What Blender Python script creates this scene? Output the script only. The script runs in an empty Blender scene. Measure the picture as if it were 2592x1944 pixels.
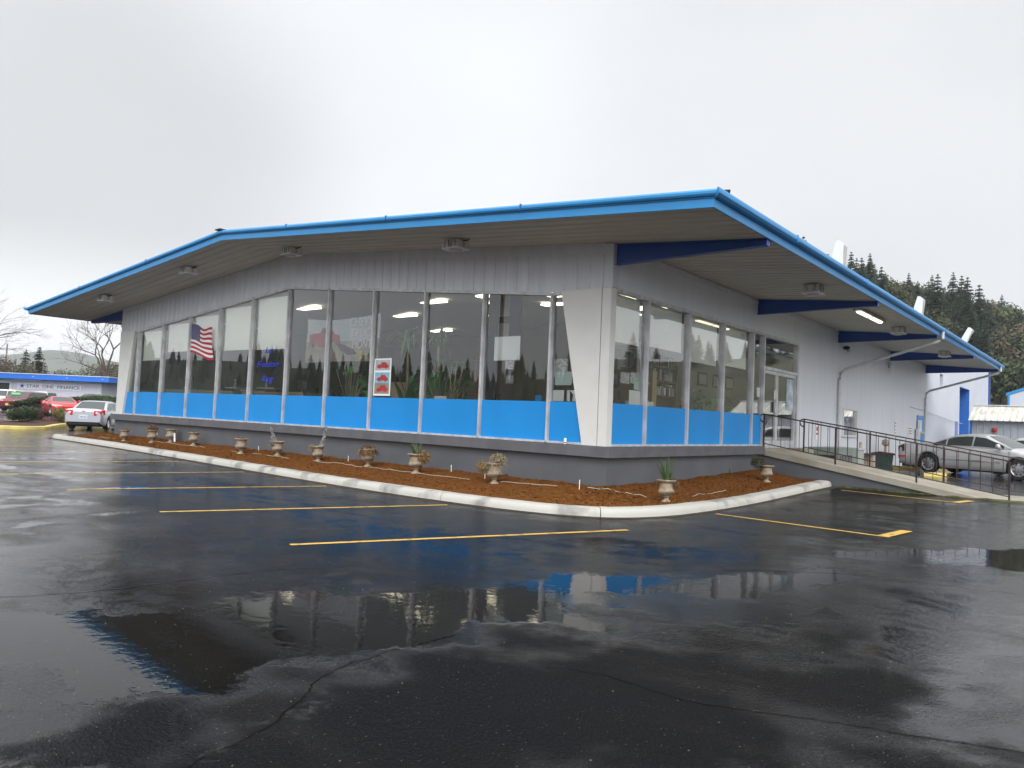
import bpy, math, random
import numpy as np
from mathutils import Vector, Matrix, noise as mnoise
random.seed(7)
scene = bpy.context.scene
col = scene.collection

# ------------------------------------------------------------------ camera
cam_d = bpy.data.cameras.new('camera'); cam_d.lens = 26.31; cam_d.sensor_width = 36.0
cam_d.clip_start = 0.1; cam_d.clip_end = 6000
cam = bpy.data.objects.new('camera', cam_d); col.objects.link(cam)
r_ = Vector((0.77101736, 0.63539285, 0.04252232)); u_ = Vector((-0.00375017, -0.062242, 0.99805404)); f_ = Vector((-0.63680308, 0.76967646, 0.04560683))
M = Matrix(((r_.x, u_.x, -f_.x, 7.5644), (r_.y, u_.y, -f_.y, -11.989), (r_.z, u_.z, -f_.z, 1.49), (0, 0, 0, 1)))
cam.matrix_world = M
scene.camera = cam

# ------------------------------------------------------------------ sky, sun, exposure
SUN_EL, SUN_AZ = math.radians(38), math.radians(-48)          # azimuth as a compass-less angle in the xy plane
world = bpy.data.worlds.new('World'); scene.world = world; world.use_nodes = True
nt = world.node_tree; nt.nodes.clear()
def N(t, tree=None, **kw):
    n = (tree or nt).nodes.new(t)
    for k, v in kw.items(): setattr(n, k, v)
    return n
sky = N('ShaderNodeTexSky', sky_type='NISHITA', sun_disc=False)
sky.sun_elevation = SUN_EL; sky.sun_rotation = math.radians(90) - SUN_AZ
hsv = N('ShaderNodeHueSaturation'); hsv.inputs['Saturation'].default_value = 0.25
nt.links.new(sky.outputs[0], hsv.inputs['Color'])
tc = N('ShaderNodeTexCoord')
mp = N('ShaderNodeMapping'); mp.inputs['Scale'].default_value = (1.0, 1.0, 1.9); mp.inputs['Location'].default_value = (0.35, 1.1, 0.2)
nt.links.new(tc.outputs['Generated'], mp.inputs[0])
no = N('ShaderNodeTexNoise'); no.inputs['Scale'].default_value = 1.5; no.inputs['Detail'].default_value = 2.5; no.inputs['Roughness'].default_value = 0.5
nt.links.new(mp.outputs[0], no.inputs['Vector'])
cr = N('ShaderNodeValToRGB')
cr.color_ramp.elements[0].position = 0.30; cr.color_ramp.elements[0].color = (0.67, 0.695, 0.72, 1)
cr.color_ramp.elements[1].position = 0.66; cr.color_ramp.elements[1].color = (0.785, 0.80, 0.825, 1)
nt.links.new(no.outputs['Fac'], cr.inputs[0])
# cloud brightens towards the thin band above the horizon in the west (-X)
dt = N('ShaderNodeVectorMath', operation='DOT_PRODUCT'); dt.inputs[1].default_value = (-0.94, 0.33, -0.12)
nt.links.new(tc.outputs['Generated'], dt.inputs[0])
gw = N('ShaderNodeMapRange', interpolation_type='SMOOTHSTEP'); gw.inputs['From Min'].default_value = 0.50; gw.inputs['From Max'].default_value = 0.985
gw.inputs['To Min'].default_value = 0.0; gw.inputs['To Max'].default_value = 1.0
nt.links.new(dt.outputs['Value'], gw.inputs['Value'])
sx = N('ShaderNodeSeparateXYZ'); nt.links.new(tc.outputs['Generated'], sx.inputs[0])
# darker bank of cloud at left, above the bright band
dt2 = N('ShaderNodeVectorMath', operation='DOT_PRODUCT'); dt2.inputs[1].default_value = (-0.911, 0.343, 0.232)
nt.links.new(tc.outputs['Generated'], dt2.inputs[0])
gd = N('ShaderNodeMapRange', interpolation_type='SMOOTHSTEP'); gd.inputs['From Min'].default_value = 0.945; gd.inputs['From Max'].default_value = 1.0
gd.inputs['To Min'].default_value = 1.0; gd.inputs['To Max'].default_value = 0.74
nt.links.new(dt2.outputs['Value'], gd.inputs['Value'])
hz = N('ShaderNodeMapRange', interpolation_type='SMOOTHSTEP'); hz.inputs['From Min'].default_value = 0.06; hz.inputs['From Max'].default_value = 0.21
hz.inputs['To Min'].default_value = 1.0; hz.inputs['To Max'].default_value = 0.0
nt.links.new(sx.outputs['Z'], hz.inputs['Value'])
mw = N('ShaderNodeMath', operation='MULTIPLY'); nt.links.new(gw.outputs[0], mw.inputs[0]); nt.links.new(hz.outputs[0], mw.inputs[1])
dt4 = N('ShaderNodeVectorMath', operation='DOT_PRODUCT'); dt4.inputs[1].default_value = (-0.1, 0.92, 0.377)
nt.links.new(tc.outputs['Generated'], dt4.inputs[0])
ge = N('ShaderNodeMapRange', interpolation_type='SMOOTHSTEP'); ge.inputs['From Min'].default_value = 0.84; ge.inputs['From Max'].default_value = 1.0
ge.inputs['To Min'].default_value = 1.0; ge.inputs['To Max'].default_value = 0.87
nt.links.new(dt4.outputs['Value'], ge.inputs['Value'])
mge = N('ShaderNodeMath', operation='MULTIPLY'); nt.links.new(gd.outputs[0], mge.inputs[0]); nt.links.new(ge.outputs[0], mge.inputs[1])
mdk = N('ShaderNodeMix', data_type='RGBA', blend_type='MULTIPLY'); mdk.inputs[0].default_value = 1.0
nt.links.new(cr.outputs[0], mdk.inputs[6]); nt.links.new(mge.outputs[0], mdk.inputs[7])
mbr = N('ShaderNodeMix', data_type='RGBA'); mbr.inputs[7].default_value = (0.95, 0.965, 0.98, 1)
nt.links.new(mw.outputs[0], mbr.inputs[0]); nt.links.new(mdk.outputs[2], mbr.inputs[6])
# glow added overhead and around the unseen sun, to light facades and ground
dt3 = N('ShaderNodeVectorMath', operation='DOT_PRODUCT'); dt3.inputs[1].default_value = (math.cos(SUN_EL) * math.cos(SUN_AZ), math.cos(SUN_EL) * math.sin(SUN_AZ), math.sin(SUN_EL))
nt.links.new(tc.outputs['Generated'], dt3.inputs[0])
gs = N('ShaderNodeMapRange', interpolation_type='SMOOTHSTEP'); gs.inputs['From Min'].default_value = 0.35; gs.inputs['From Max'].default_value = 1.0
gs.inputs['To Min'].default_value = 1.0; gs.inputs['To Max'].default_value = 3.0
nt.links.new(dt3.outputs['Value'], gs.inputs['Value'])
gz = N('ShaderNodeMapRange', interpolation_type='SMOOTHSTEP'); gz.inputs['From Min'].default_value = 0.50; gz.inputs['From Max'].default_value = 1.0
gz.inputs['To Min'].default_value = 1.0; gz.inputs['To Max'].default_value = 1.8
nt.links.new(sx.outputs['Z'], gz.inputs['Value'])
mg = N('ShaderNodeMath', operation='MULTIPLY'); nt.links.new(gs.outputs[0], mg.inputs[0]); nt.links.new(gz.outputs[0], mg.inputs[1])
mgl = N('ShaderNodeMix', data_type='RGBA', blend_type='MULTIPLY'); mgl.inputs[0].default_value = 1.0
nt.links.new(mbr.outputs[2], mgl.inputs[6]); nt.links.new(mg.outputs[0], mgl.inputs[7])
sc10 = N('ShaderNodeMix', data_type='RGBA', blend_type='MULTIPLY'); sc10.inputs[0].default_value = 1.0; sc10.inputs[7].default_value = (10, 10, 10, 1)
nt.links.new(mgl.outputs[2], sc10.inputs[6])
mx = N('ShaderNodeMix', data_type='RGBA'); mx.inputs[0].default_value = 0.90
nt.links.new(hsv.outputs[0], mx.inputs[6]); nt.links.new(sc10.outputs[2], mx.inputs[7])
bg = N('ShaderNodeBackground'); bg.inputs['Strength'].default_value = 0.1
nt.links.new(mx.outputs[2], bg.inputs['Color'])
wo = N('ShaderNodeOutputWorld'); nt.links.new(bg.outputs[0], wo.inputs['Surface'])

sun_d = bpy.data.lights.new('sun', 'SUN'); sun_d.energy = 0.7; sun_d.angle = math.radians(25); sun_d.color = (1.0, 0.96, 0.9)
sun = bpy.data.objects.new('sun', sun_d); col.objects.link(sun)
sdir = Vector((math.cos(SUN_EL) * math.cos(SUN_AZ), math.cos(SUN_EL) * math.sin(SUN_AZ), math.sin(SUN_EL)))
sun.rotation_euler = sdir.to_track_quat('Z', 'Y').to_euler()
sun.location = (0, 0, 60)
vs = scene.view_settings; vs.view_transform = 'Standard'; vs.look = 'None'; vs.exposure = 0.42; vs.gamma = 1.0
vs.use_curve_mapping = False
scene.cycles.max_bounces = 8; scene.cycles.transparent_max_bounces = 16
scene.cycles.diffuse_bounces = 3; scene.cycles.glossy_bounces = 4

# ------------------------------------------------------------------ materials
MATS = {}
def mat(name, c, rough=0.6, metal=0.0, var=0.0, vscale=4.0, bump=0.0, bscale=40.0, c2=None, spec=0.5, coat=0.0, emit=None, estr=0.0, stretch=(1, 1, 1), detail=4, lo=0.35, hi=0.65):
    if name in MATS: return MATS[name]
    m = bpy.data.materials.new(name); m.use_nodes = True
    t = m.node_tree; b = t.nodes['Principled BSDF']
    b.inputs['Roughness'].default_value = rough; b.inputs['Metallic'].default_value = metal
    b.inputs['Specular IOR Level'].default_value = spec
    b.inputs['Coat Weight'].default_value = coat; b.inputs['Coat Roughness'].default_value = 0.05
    c = tuple(c) + (1,)
    b.inputs['Base Color'].default_value = c
    tcn = t.nodes.new('ShaderNodeTexCoord'); mpn = t.nodes.new('ShaderNodeMapping'); mpn.inputs['Scale'].default_value = stretch
    t.links.new(tcn.outputs['Object'], mpn.inputs[0])
    if c2 is not None or var > 0:
        if c2 is None: c2 = tuple(x * (1 - var) for x in c[:3])
        nn = t.nodes.new('ShaderNodeTexNoise'); nn.inputs['Scale'].default_value = vscale; nn.inputs['Detail'].default_value = detail
        t.links.new(mpn.outputs[0], nn.inputs['Vector'])
        rp = t.nodes.new('ShaderNodeValToRGB')
        rp.color_ramp.elements[0].position = lo; rp.color_ramp.elements[0].color = tuple(c2) + (1,)
        rp.color_ramp.elements[1].position = hi; rp.color_ramp.elements[1].color = c
        t.links.new(nn.outputs['Fac'], rp.inputs[0]); t.links.new(rp.outputs[0], b.inputs['Base Color'])
    if bump > 0:
        n2 = t.nodes.new('ShaderNodeTexNoise'); n2.inputs['Scale'].default_value = bscale; n2.inputs['Detail'].default_value = 3
        t.links.new(tcn.outputs['Object'], n2.inputs['Vector'])
        bp = t.nodes.new('ShaderNodeBump'); bp.inputs['Strength'].default_value = bump; bp.inputs['Distance'].default_value = 0.02
        t.links.new(n2.outputs['Fac'], bp.inputs['Height']); t.links.new(bp.outputs[0], b.inputs['Normal'])
    if emit:
        b.inputs['Emission Color'].default_value = tuple(emit) + (1,); b.inputs['Emission Strength'].default_value = estr
    MATS[name] = m
    return m
def glass_mat(name, tint, k=1.7, rough=0.0):
    m = bpy.data.materials.new(name); m.use_nodes = True; t = m.node_tree; t.nodes.clear()
    o = t.nodes.new('ShaderNodeOutputMaterial'); mixn = t.nodes.new('ShaderNodeMixShader')
    tr = t.nodes.new('ShaderNodeBsdfTransparent'); tr.inputs[0].default_value = tuple(tint) + (1,)
    gl = t.nodes.new('ShaderNodeBsdfGlossy'); gl.inputs['Roughness'].default_value = rough
    gl.inputs['Color'].default_value = (0.95, 0.97, 0.98, 1)
    fr = t.nodes.new('ShaderNodeFresnel'); fr.inputs[0].default_value = 1.5
    mu = t.nodes.new('ShaderNodeMath'); mu.operation = 'MULTIPLY'; mu.inputs[1].default_value = k; mu.use_clamp = True
    nz = t.nodes.new('ShaderNodeTexNoise'); nz.inputs['Scale'].default_value = 0.7; nz.inputs['Detail'].default_value = 1
    tcn = t.nodes.new('ShaderNodeTexCoord'); t.links.new(tcn.outputs['Object'], nz.inputs['Vector'])
    bp = t.nodes.new('ShaderNodeBump'); bp.inputs['Strength'].default_value = 0.02; bp.inputs['Distance'].default_value = 0.05
    t.links.new(nz.outputs['Fac'], bp.inputs['Height']); t.links.new(bp.outputs[0], gl.inputs['Normal'])
    t.links.new(fr.outputs[0], mu.inputs[0]); t.links.new(mu.outputs[0], mixn.inputs[0])
    t.links.new(tr.outputs[0], mixn.inputs[1]); t.links.new(gl.outputs[0], mixn.inputs[2]); t.links.new(mixn.outputs[0], o.inputs['Surface'])
    MATS[name] = m
    return m

# ------------------------------------------------------------------ mesh helpers
class MB:
    def __init__(s): s.v = []; s.f = []; s.mi = []; s.cur = 0
    def vert(s, p): s.v.append(tuple(p)); return len(s.v) - 1
    def face(s, ids): s.f.append(tuple(ids)); s.mi.append(s.cur)
    def poly(s, pts): s.face([s.vert(p) for p in pts])
    def box(s, a, b):
        x0, y0, z0 = a; x1, y1, z1 = b
        if x0 > x1: x0, x1 = x1, x0
        if y0 > y1: y0, y1 = y1, y0
        if z0 > z1: z0, z1 = z1, z0
        i = [s.vert(p) for p in ((x0, y0, z0), (x1, y0, z0), (x1, y1, z0), (x0, y1, z0), (x0, y0, z1), (x1, y0, z1), (x1, y1, z1), (x0, y1, z1))]
        for q in ((0, 3, 2, 1), (4, 5, 6, 7), (0, 1, 5, 4), (1, 2, 6, 5), (2, 3, 7, 6), (3, 0, 4, 7)): s.face([i[k] for k in q])
        return s
    def prism(s, pts, d):                       # planar polygon extruded by vector d
        n = len(pts); d = Vector(d)
        a = [s.vert(p) for p in pts]; b = [s.vert(Vector(p) + d) for p in pts]
        s.face(a[::-1]); s.face(b)
        for k in range(n): s.face((a[k], a[(k + 1) % n], b[(k + 1) % n], b[k]))
        return s
    def tube(s, pts, rad, n=8, cap=True):
        pts = [Vector(p) for p in pts]
        if not isinstance(rad, (list, tuple)): rad = [rad] * len(pts)
        rings = []
        for i, p in enumerate(pts):
            t = (pts[min(i + 1, len(pts) - 1)] - pts[max(i - 1, 0)])
            if t.length < 1e-9: t = Vector((0, 0, 1))
            t.normalize()
            a = t.cross(Vector((0, 0, 1)) if abs(t.z) < 0.95 else Vector((1, 0, 0))).normalized(); b = t.cross(a)
            rings.append([s.vert(p + (a * math.cos(2 * math.pi * k / n) + b * math.sin(2 * math.pi * k / n)) * rad[i]) for k in range(n)])
        for i in range(len(rings) - 1):
            for k in range(n): s.face((rings[i][k], rings[i][(k + 1) % n], rings[i + 1][(k + 1) % n], rings[i + 1][k]))
        if cap: s.face(rings[0][::-1]); s.face(rings[-1])
        return s
    def lathe(s, prof, n=20, c=(0, 0, 0)):
        rings = [[s.vert((c[0] + r * math.cos(2 * math.pi * k / n), c[1] + r * math.sin(2 * math.pi * k / n), c[2] + z)) for k in range(n)] for r, z in prof]
        for i in range(len(rings) - 1):
            for k in range(n): s.face((rings[i][k], rings[i][(k + 1) % n], rings[i + 1][(k + 1) % n], rings[i + 1][k]))
        s.face(rings[0][::-1]); s.face(rings[-1])
        return s
    def grid(s, P, flip=False):                 # P[i][j] points
        ids = [[s.vert(p) for p in row] for row in P]
        for i in range(len(P) - 1):
            for j in range(len(P[0]) - 1):
                q = (ids[i][j], ids[i + 1][j], ids[i + 1][j + 1], ids[i][j + 1])
                s.face(q[::-1] if flip else q)
        return ids
    def build(s, name, m, parent=None, smooth=False, angle=None, loc=None):
        me = bpy.data.meshes.new(name); me.from_pydata(s.v, [], s.f)
        ms = m if isinstance(m, (list, tuple)) else [m]
        for q in ms: me.materials.append(q)
        if len(ms) > 1: me.polygons.foreach_set('material_index', s.mi)
        if smooth: me.shade_smooth()
        if smooth and angle:
            me.set_sharp_from_angle(angle=math.radians(angle))
        me.update()
        o = bpy.data.objects.new(name, me); col.objects.link(o)
        if parent: o.parent = parent
        if loc: o.location = loc
        return o
def tag(o, label=None, cat=None, group=None, kind=None):
    if label: o['label'] = label
    if cat: o['category'] = cat
    if group: o['group'] = group
    if kind: o['kind'] = kind
    return o
def thing(name, label, cat, loc=(0, 0, 0), rz=0, group=None):
    o = bpy.data.objects.new(name, None); col.objects.link(o); o.empty_display_size = 0.2
    o.location = loc; o.rotation_euler = (0, 0, rz)
    return tag(o, label, cat, group)
def kids(o): return [c for c in bpy.data.objects if c.parent == o]
def dup(root, loc, rz=0, label=None, group=None, scale=None):
    def rec(o, par):
        c = o.copy(); col.objects.link(c); c.parent = par
        for ch in kids(o): rec(ch, c)
        return c
    c = rec(root, None); c.location = loc; c.rotation_euler = (0, 0, rz)
    if scale: c.scale = scale
    if label: c['label'] = label
    if group: c['group'] = group
    return c
def S(t):
    t = min(1.0, max(0.0, t)); return t * t * (3 - 2 * t)
def gh(x, y):                                    # lie of the ground
    return .15 * S((y - 1) / 8) * S((x + 3) / 3) + .3 * S((-x - 32) / 22)
def text_mesh(s, size, shear=0.0, ext=0.004):
    cu = bpy.data.curves.new('lettering', 'FONT'); cu.body = s; cu.size = size; cu.shear = shear; cu.extrude = ext; cu.align_x = 'LEFT'
    ob = bpy.data.objects.new('lettering', cu); col.objects.link(ob)
    dg = bpy.context.evaluated_depsgraph_get(); dg.update()
    me = bpy.data.meshes.new_from_object(ob.evaluated_get(dg))
    bpy.data.objects.remove(ob); bpy.data.curves.remove(cu)
    xs = [v.co.x for v in me.vertices] or [0, 1]
    return me, min(xs), max(xs)
def text_on(name, s, m, origin, xdir, updir, height, width=None, shear=0.0, parent=None, bold=0.0):
    me, a, b = text_mesh(s, height / 0.7, shear)
    sx_ = (width / (b - a)) if width else 1.0
    X = Vector(xdir).normalized(); U = Vector(updir).normalized(); Z = X.cross(U)
    for v in me.vertices:
        p = v.co.copy(); v.co = Vector(origin) + X * ((p.x - a) * sx_) + U * p.y + Z * p.z
    me.materials.clear(); me.materials.append(m)
    o = bpy.data.objects.new(name, me); col.objects.link(o)
    if parent: o.parent = parent
    return o

# ------------------------------------------------------------------ palette
m_white = mat('white_painted_metal', (0.70, 0.715, 0.76), 0.45, c2=(0.655, 0.67, 0.71), vscale=1.2, stretch=(3, 3, .25), detail=7)
m_siding = mat('lilac_grey_siding', (0.66, 0.67, 0.71), 0.5, c2=(0.59, 0.60, 0.64), vscale=1.6, stretch=(2.5, 2.5, 0.25), detail=6)
m_pillar = mat('pale_grey_pillar', (0.70, 0.69, 0.66), 0.55, var=0.05, vscale=3, bump=0.05)
m_base = mat('charcoal_painted_block', (0.115, 0.118, 0.128), 0.75, c2=(0.095, 0.098, 0.108), vscale=1.2, bump=0.15, bscale=60)
m_ledge = mat('grey_painted_ledge', (0.125, 0.125, 0.135), 0.7, c2=(0.10, 0.10, 0.11), vscale=3, bump=0.1)
m_bluefas = mat('sky_blue_fascia_paint', (0.05, 0.29, 0.62), 0.35, c2=(0.042, 0.255, 0.55), vscale=1.2, spec=.3)
m_bluebeam = mat('deep_blue_beam_paint', (0.012, 0.072, 0.34), 0.4, var=0.12, vscale=2)
m_bluepan = mat('bright_blue_panel', (0.020, 0.275, 0.70), 0.38, c2=(0.018, 0.255, 0.645), vscale=1.2, spec=.2, stretch=(1, 1, .4))
m_alum = mat('aluminium_frame', (0.64, 0.64, 0.66), 0.4, 0.15, c2=(0.46, 0.46, 0.475), vscale=6, stretch=(1, 1, 0.5))
m_soffit = mat('taupe_soffit', (0.56, 0.545, 0.47), 0.6, c2=(0.50, 0.485, 0.42), vscale=1.6, stretch=(0.5, 3, 1))
m_roof = mat('roof_membrane', (0.35, 0.36, 0.37), 0.7, var=0.2)
m_glass = glass_mat('window_glass', (0.98, 0.995, 0.985), 2.6)
m_black = mat('black_plastic', (0.015, 0.015, 0.017), 0.5)
m_dark = mat('dark_gap', (0.02, 0.02, 0.022), 0.8)
m_shade = mat('cream_roller_shade', (0.93, 0.925, 0.84), 0.8, var=0.03, emit=None)
m_paper = mat('white_paper', (0.84, 0.84, 0.82), 0.7)
m_paperg = mat('printed_grey_paper', (0.60, 0.61, 0.62), 0.7, c2=(0.3, 0.31, 0.33), vscale=30, lo=0.42, hi=0.5)
m_red = mat('red_paint_flat', (0.55, 0.03, 0.03), 0.5)
m_concrete = mat('weathered_concrete', (0.36, 0.325, 0.26), 0.75, c2=(0.25, 0.225, 0.175), vscale=1.8, bump=0.25, bscale=50)
m_rail = mat('rusty_black_iron', (0.055, 0.022, 0.022), 0.5, c2=(0.02, 0.016, 0.018), vscale=9)
m_kerb = mat('white_kerb_paint', (0.47, 0.455, 0.41), 0.6, c2=(0.25, 0.24, 0.225), vscale=1.6, bump=0.25, bscale=25, lo=0.34, hi=0.47, detail=8, spec=.2)
m_ykerb = mat('yellow_kerb_paint', (0.70, 0.55, 0.12), 0.6, c2=(0.52, 0.42, 0.15), vscale=2.5, bump=0.2)
m_yline = mat('worn_yellow_paint', (0.62, 0.38, 0.07), 0.5, c2=(0.22, 0.15, 0.06), vscale=9, lo=0.36, hi=0.47, detail=6)
m_galv = mat('grey_downspout', (0.62, 0.62, 0.63), 0.45, 0.0, var=0.15, vscale=5)
m_blue_dk = mat('royal_blue_paint', (0.03, 0.16, 0.52), 0.45, var=0.1)
m_lav = mat('lavender_roll_door', (0.16, 0.22, 0.52), 0.5, var=0.06)
m_urn = mat('tan_cast_stone', (0.38, 0.30, 0.21), 0.7, c2=(0.22, 0.175, 0.12), lo=.38, hi=.62, vscale=9, bump=0.2, bscale=60)
m_soil = mat('dark_soil', (0.05, 0.035, 0.022), 0.9)
m_dryleaf = mat('dead_brown_leaf', (0.22, 0.115, 0.045), 0.8, c2=(0.11, 0.07, 0.035), vscale=12)
m_strawleaf = mat('dead_straw_leaf', (0.36, 0.30, 0.19), 0.8, c2=(0.2, 0.16, 0.10), vscale=12)
m_grnleaf = mat('green_blade_leaf', (0.05, 0.11, 0.03), 0.6, c2=(0.10, 0.13, 0.05), vscale=10)
m_wgrey = mat('whitish_dead_leaf', (0.42, 0.42, 0.40), 0.8, var=0.3, vscale=10)

# ------------------------------------------------------------------ ground: one sheet to the horizon
PU = [
 ([(0.9, -10.4), (1.5, -10.0), (1.82, -9.86), (1.98, -9.73), (2.21, -9.51), (2.25, -9.13), (2.26, -8.68), (2.11, -8.5), (2.25, -8.25), (2.72, -7.95), (2.89, -7.49), (3.12, -7.16), (3.18, -6.87), (3.29, -6.54), (3.35, -5.82), (3.71, -5.45), (4.31, -5.15), (4.61, -4.51), (4.95, -3.59), (5.18, -3.2), (5.36, -3.52), (5.34, -4.27), (5.03, -5.35), (4.64, -5.83), (4.1, -6.26), (3.91, -6.89), (4.26, -7.12), (4.57, -7.16), (4.64, -7.38), (4.23, -7.45), (4.01, -7.87), (3.97, -8.26), (4.0, -8.85), (3.82, -9.13), (3.82, -9.39), (3.91, -9.62), (3.96, -9.87), (3.89, -10.03), (3.66, -10.08), (3.5, -10.35), (2.9, -10.55), (2.0, -10.7), (1.2, -10.65)], 1.0),
 ([(4.72, -2.5), (4.86, -1.66), (5.51, -0.86), (5.92, -0.05), (6.44, 0.64), (6.87, 1.09), (8.2, 2.2), (8.6, 0.2), (7.0, -1.32), (6.64, -1.57), (6.17, -1.84), (5.72, -1.98), (5.3, -2.34)], 1.0),
 ([(3.9, -10.9), (4.33, -10.64), (4.51, -10.46), (4.44, -10.16), (4.39, -9.92), (4.32, -9.67), (4.31, -9.49), (4.56, -9.83), (4.61, -10.06), (4.69, -10.4), (4.5, -10.9)], 0.7),
 ([(5.0, -5.7), (5.28, -5.38), (5.95, -5.08), (6.07, -5.27), (5.67, -5.62)], 0.5)]
def axis(lo, hi, step, far, g=1.18):
    a = list(np.arange(lo, hi + 1e-6, step)); s_ = step; x = a[-1]
    while x < far: s_ *= g; x += s_; a.append(x)
    s_ = step; x = a[0]; b = []
    while x > -far: s_ *= g; x -= s_; b.append(x)
    return np.array(b[::-1] + a)
gx = axis(-13, 10, 0.12, 2600); gy = axis(-12.5, 10, 0.12, 2600)
X, Y = np.meshgrid(gx, gy, indexing='ij')
def npS(t): t = np.clip(t, 0, 1); return t * t * (3 - 2 * t)
Z = .15 * npS((Y - 1) / 8) * npS((X + 3) / 3) + .3 * npS((-X - 32) / 22)
def sdf(poly, X, Y):
    P = np.array(poly); d = np.full(X.shape, 1e9); ins = np.zeros(X.shape, bool)
    for i in range(len(P)):
        a = P[i]; b = P[(i + 1) % len(P)]; e = b - a
        wx_, wy_ = X - a[0], Y - a[1]
        t = np.clip((wx_ * e[0] + wy_ * e[1]) / (e @ e), 0, 1)
        d = np.minimum(d, np.hypot(wx_ - e[0] * t, wy_ - e[1] * t))
        c = ((a[1] <= Y) & (b[1] > Y)) | ((b[1] <= Y) & (a[1] > Y))
        with np.errstate(divide='ignore', invalid='ignore'):
            xi = a[0] + (Y - a[1]) / (e[1] if abs(e[1]) > 1e-9 else 1e-9) * e[0]
        ins ^= c & (X < xi)
    return np.where(ins, d, -d)
W_ = np.full(X.shape, -3.0)
for poly, amp in PU:
    sd = sdf(poly, X, Y)
    W_ = np.maximum(W_, np.clip(sd, -3, 0.4) - (1 - amp) * 0.25)
def pdist(P, X, Y):
    P = np.array(P); d = np.full(X.shape, 1e9)
    for a, b in zip(P, P[1:]):
        e = b - a; t = np.clip(((X - a[0]) * e[0] + (Y - a[1]) * e[1]) / (e @ e), 0, 1)
        d = np.minimum(d, np.hypot(X - a[0] - e[0] * t, Y - a[1] - e[1] * t))
    return d
# water lying along old seams in the paving
for P, w in (([(-9.0, -7.3), (-9.09, -6.79), (-9.05, -6.21), (-9.02, -5.2)], .20), ([(-8.79, -6.3), (-8.17, -6.32), (-7.4, -6.27)], .16), ([(-11.6, -6.43), (-10.4, -6.44)], .2), ([(-5.0, -8.5), (-5.11, -7.77), (-5.33, -7.46), (-5.88, -6.86), (-5.85, -5.9)], .12), ([(-5.06, -7.67), (-4.67, -7.56), (-4.0, -7.4)], .12),
             ([(-2.0, -9.3), (-2.25, -8.84), (-2.6, -8.4)], .14), ([(-4.12, -8.6), (-4.26, -8.05), (-4.05, -7.6)], .12), ([(-2.78, -7.92), (-2.95, -7.5)], .10), ([(-20.2, -4.6), (-19.3, -1.8)], .35), ([(-14.9, -4.6), (-16.3, -2.8)], .3), ([(-13.6, -6.6), (-12.9, -3.6)], .25), ([(-23, -5.5), (-25, -2)], .5), ([(-28, -6), (-30, -2.5)], .7)):
    W_ = np.maximum(W_, w / 2 + .06 - pdist(P, X, Y))
DRY = sdf([(4.15, -10.95), (3.95, -10.1), (4.05, -9.2), (4.2, -8.3), (4.6, -7.35), (5.0, -6.6), (6.0, -6.3), (6.6, -7.2), (6.75, -8.42), (5.9, -9.6), (5.2, -10.9)], X, Y)
DRY = np.clip(DRY, -3, 1)
MAT = np.clip(sdf([(-14, -1), (-11.5, -4.0), (-6.0, -6.6), (-2.6, -7.7), (-0.2, -8.4), (1.6, -9.2), (2.4, -8.9), (3.3, -7.2), (4.4, -5.3), (4.9, -3.8), (4.6, -2.0), (5.2, 3.0), (4.5, 7.5), (0, 8), (-2, 0)], X, Y), -4, 1.5)
nx_, ny_ = X.shape
verts = np.stack([X, Y, Z], -1).reshape(-1, 3)
idx = np.arange(nx_ * ny_).reshape(nx_, ny_)
faces = np.stack([idx[:-1, :-1], idx[1:, :-1], idx[1:, 1:], idx[:-1, 1:]], -1).reshape(-1, 4)
me = bpy.data.meshes.new('ground'); me.from_pydata(verts.tolist(), [], faces.tolist())
at = me.attributes.new('wet', 'FLOAT', 'POINT'); at.data.foreach_set('value', W_.reshape(-1).astype(np.float32))
at = me.attributes.new('dry', 'FLOAT', 'POINT'); at.data.foreach_set('value', DRY.reshape(-1).astype(np.float32))
at = me.attributes.new('matte', 'FLOAT', 'POINT'); at.data.foreach_set('value', MAT.reshape(-1).astype(np.float32))
me.shade_smooth()
ground = bpy.data.objects.new('ground', me); col.objects.link(ground); tag(ground, kind='structure')

ma = bpy.data.materials.new('wet_asphalt'); ma.use_nodes = True; t = ma.node_tree; b = t.nodes['Principled BSDF']
def n_(ty, **kw):
    n = t.nodes.new(ty)
    for k, v in kw.items(): setattr(n, k, v)
    return n
def L(a, b_): t.links.new(a, b_)
def noise(scale, detail=4, vec=None, rough=0.5, dist=0.0):
    n = n_('ShaderNodeTexNoise'); n.inputs['Scale'].default_value = scale; n.inputs['Detail'].default_value = detail
    n.inputs['Roughness'].default_value = rough; n.inputs['Distortion'].default_value = dist
    L(vec if vec else tcg.outputs['Object'], n.inputs['Vector']); return n.outputs['Fac']
def mrange(v, a, b_, c, d, smooth=True):
    n = n_('ShaderNodeMapRange'); n.interpolation_type = 'SMOOTHSTEP' if smooth else 'LINEAR'
    for k, q in zip(('From Min', 'From Max', 'To Min', 'To Max'), (a, b_, c, d)): n.inputs[k].default_value = q
    L(v, n.inputs['Value']); return n.outputs[0]
def mth(op, a, b_):
    n = n_('ShaderNodeMath'); n.operation = op
    for i, q in enumerate((a, b_)):
        if isinstance(q, (int, float)): n.inputs[i].default_value = q
        else: L(q, n.inputs[i])
    return n.outputs[0]
tcg = n_('ShaderNodeTexCoord')
atn = n_('ShaderNodeAttribute'); atn.attribute_name = 'wet'
wob = mrange(noise(1.7, 5), 0.3, 0.7, -0.16, 0.16)
wob2 = mrange(noise(14, 3), 0.3, 0.7, -0.05, 0.05)
w1 = mth('ADD', mth('ADD', atn.outputs['Fac'], wob), wob2)
pud = mrange(w1, -0.06, 0.06, 0.0, 1.0)                    # standing water
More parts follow.
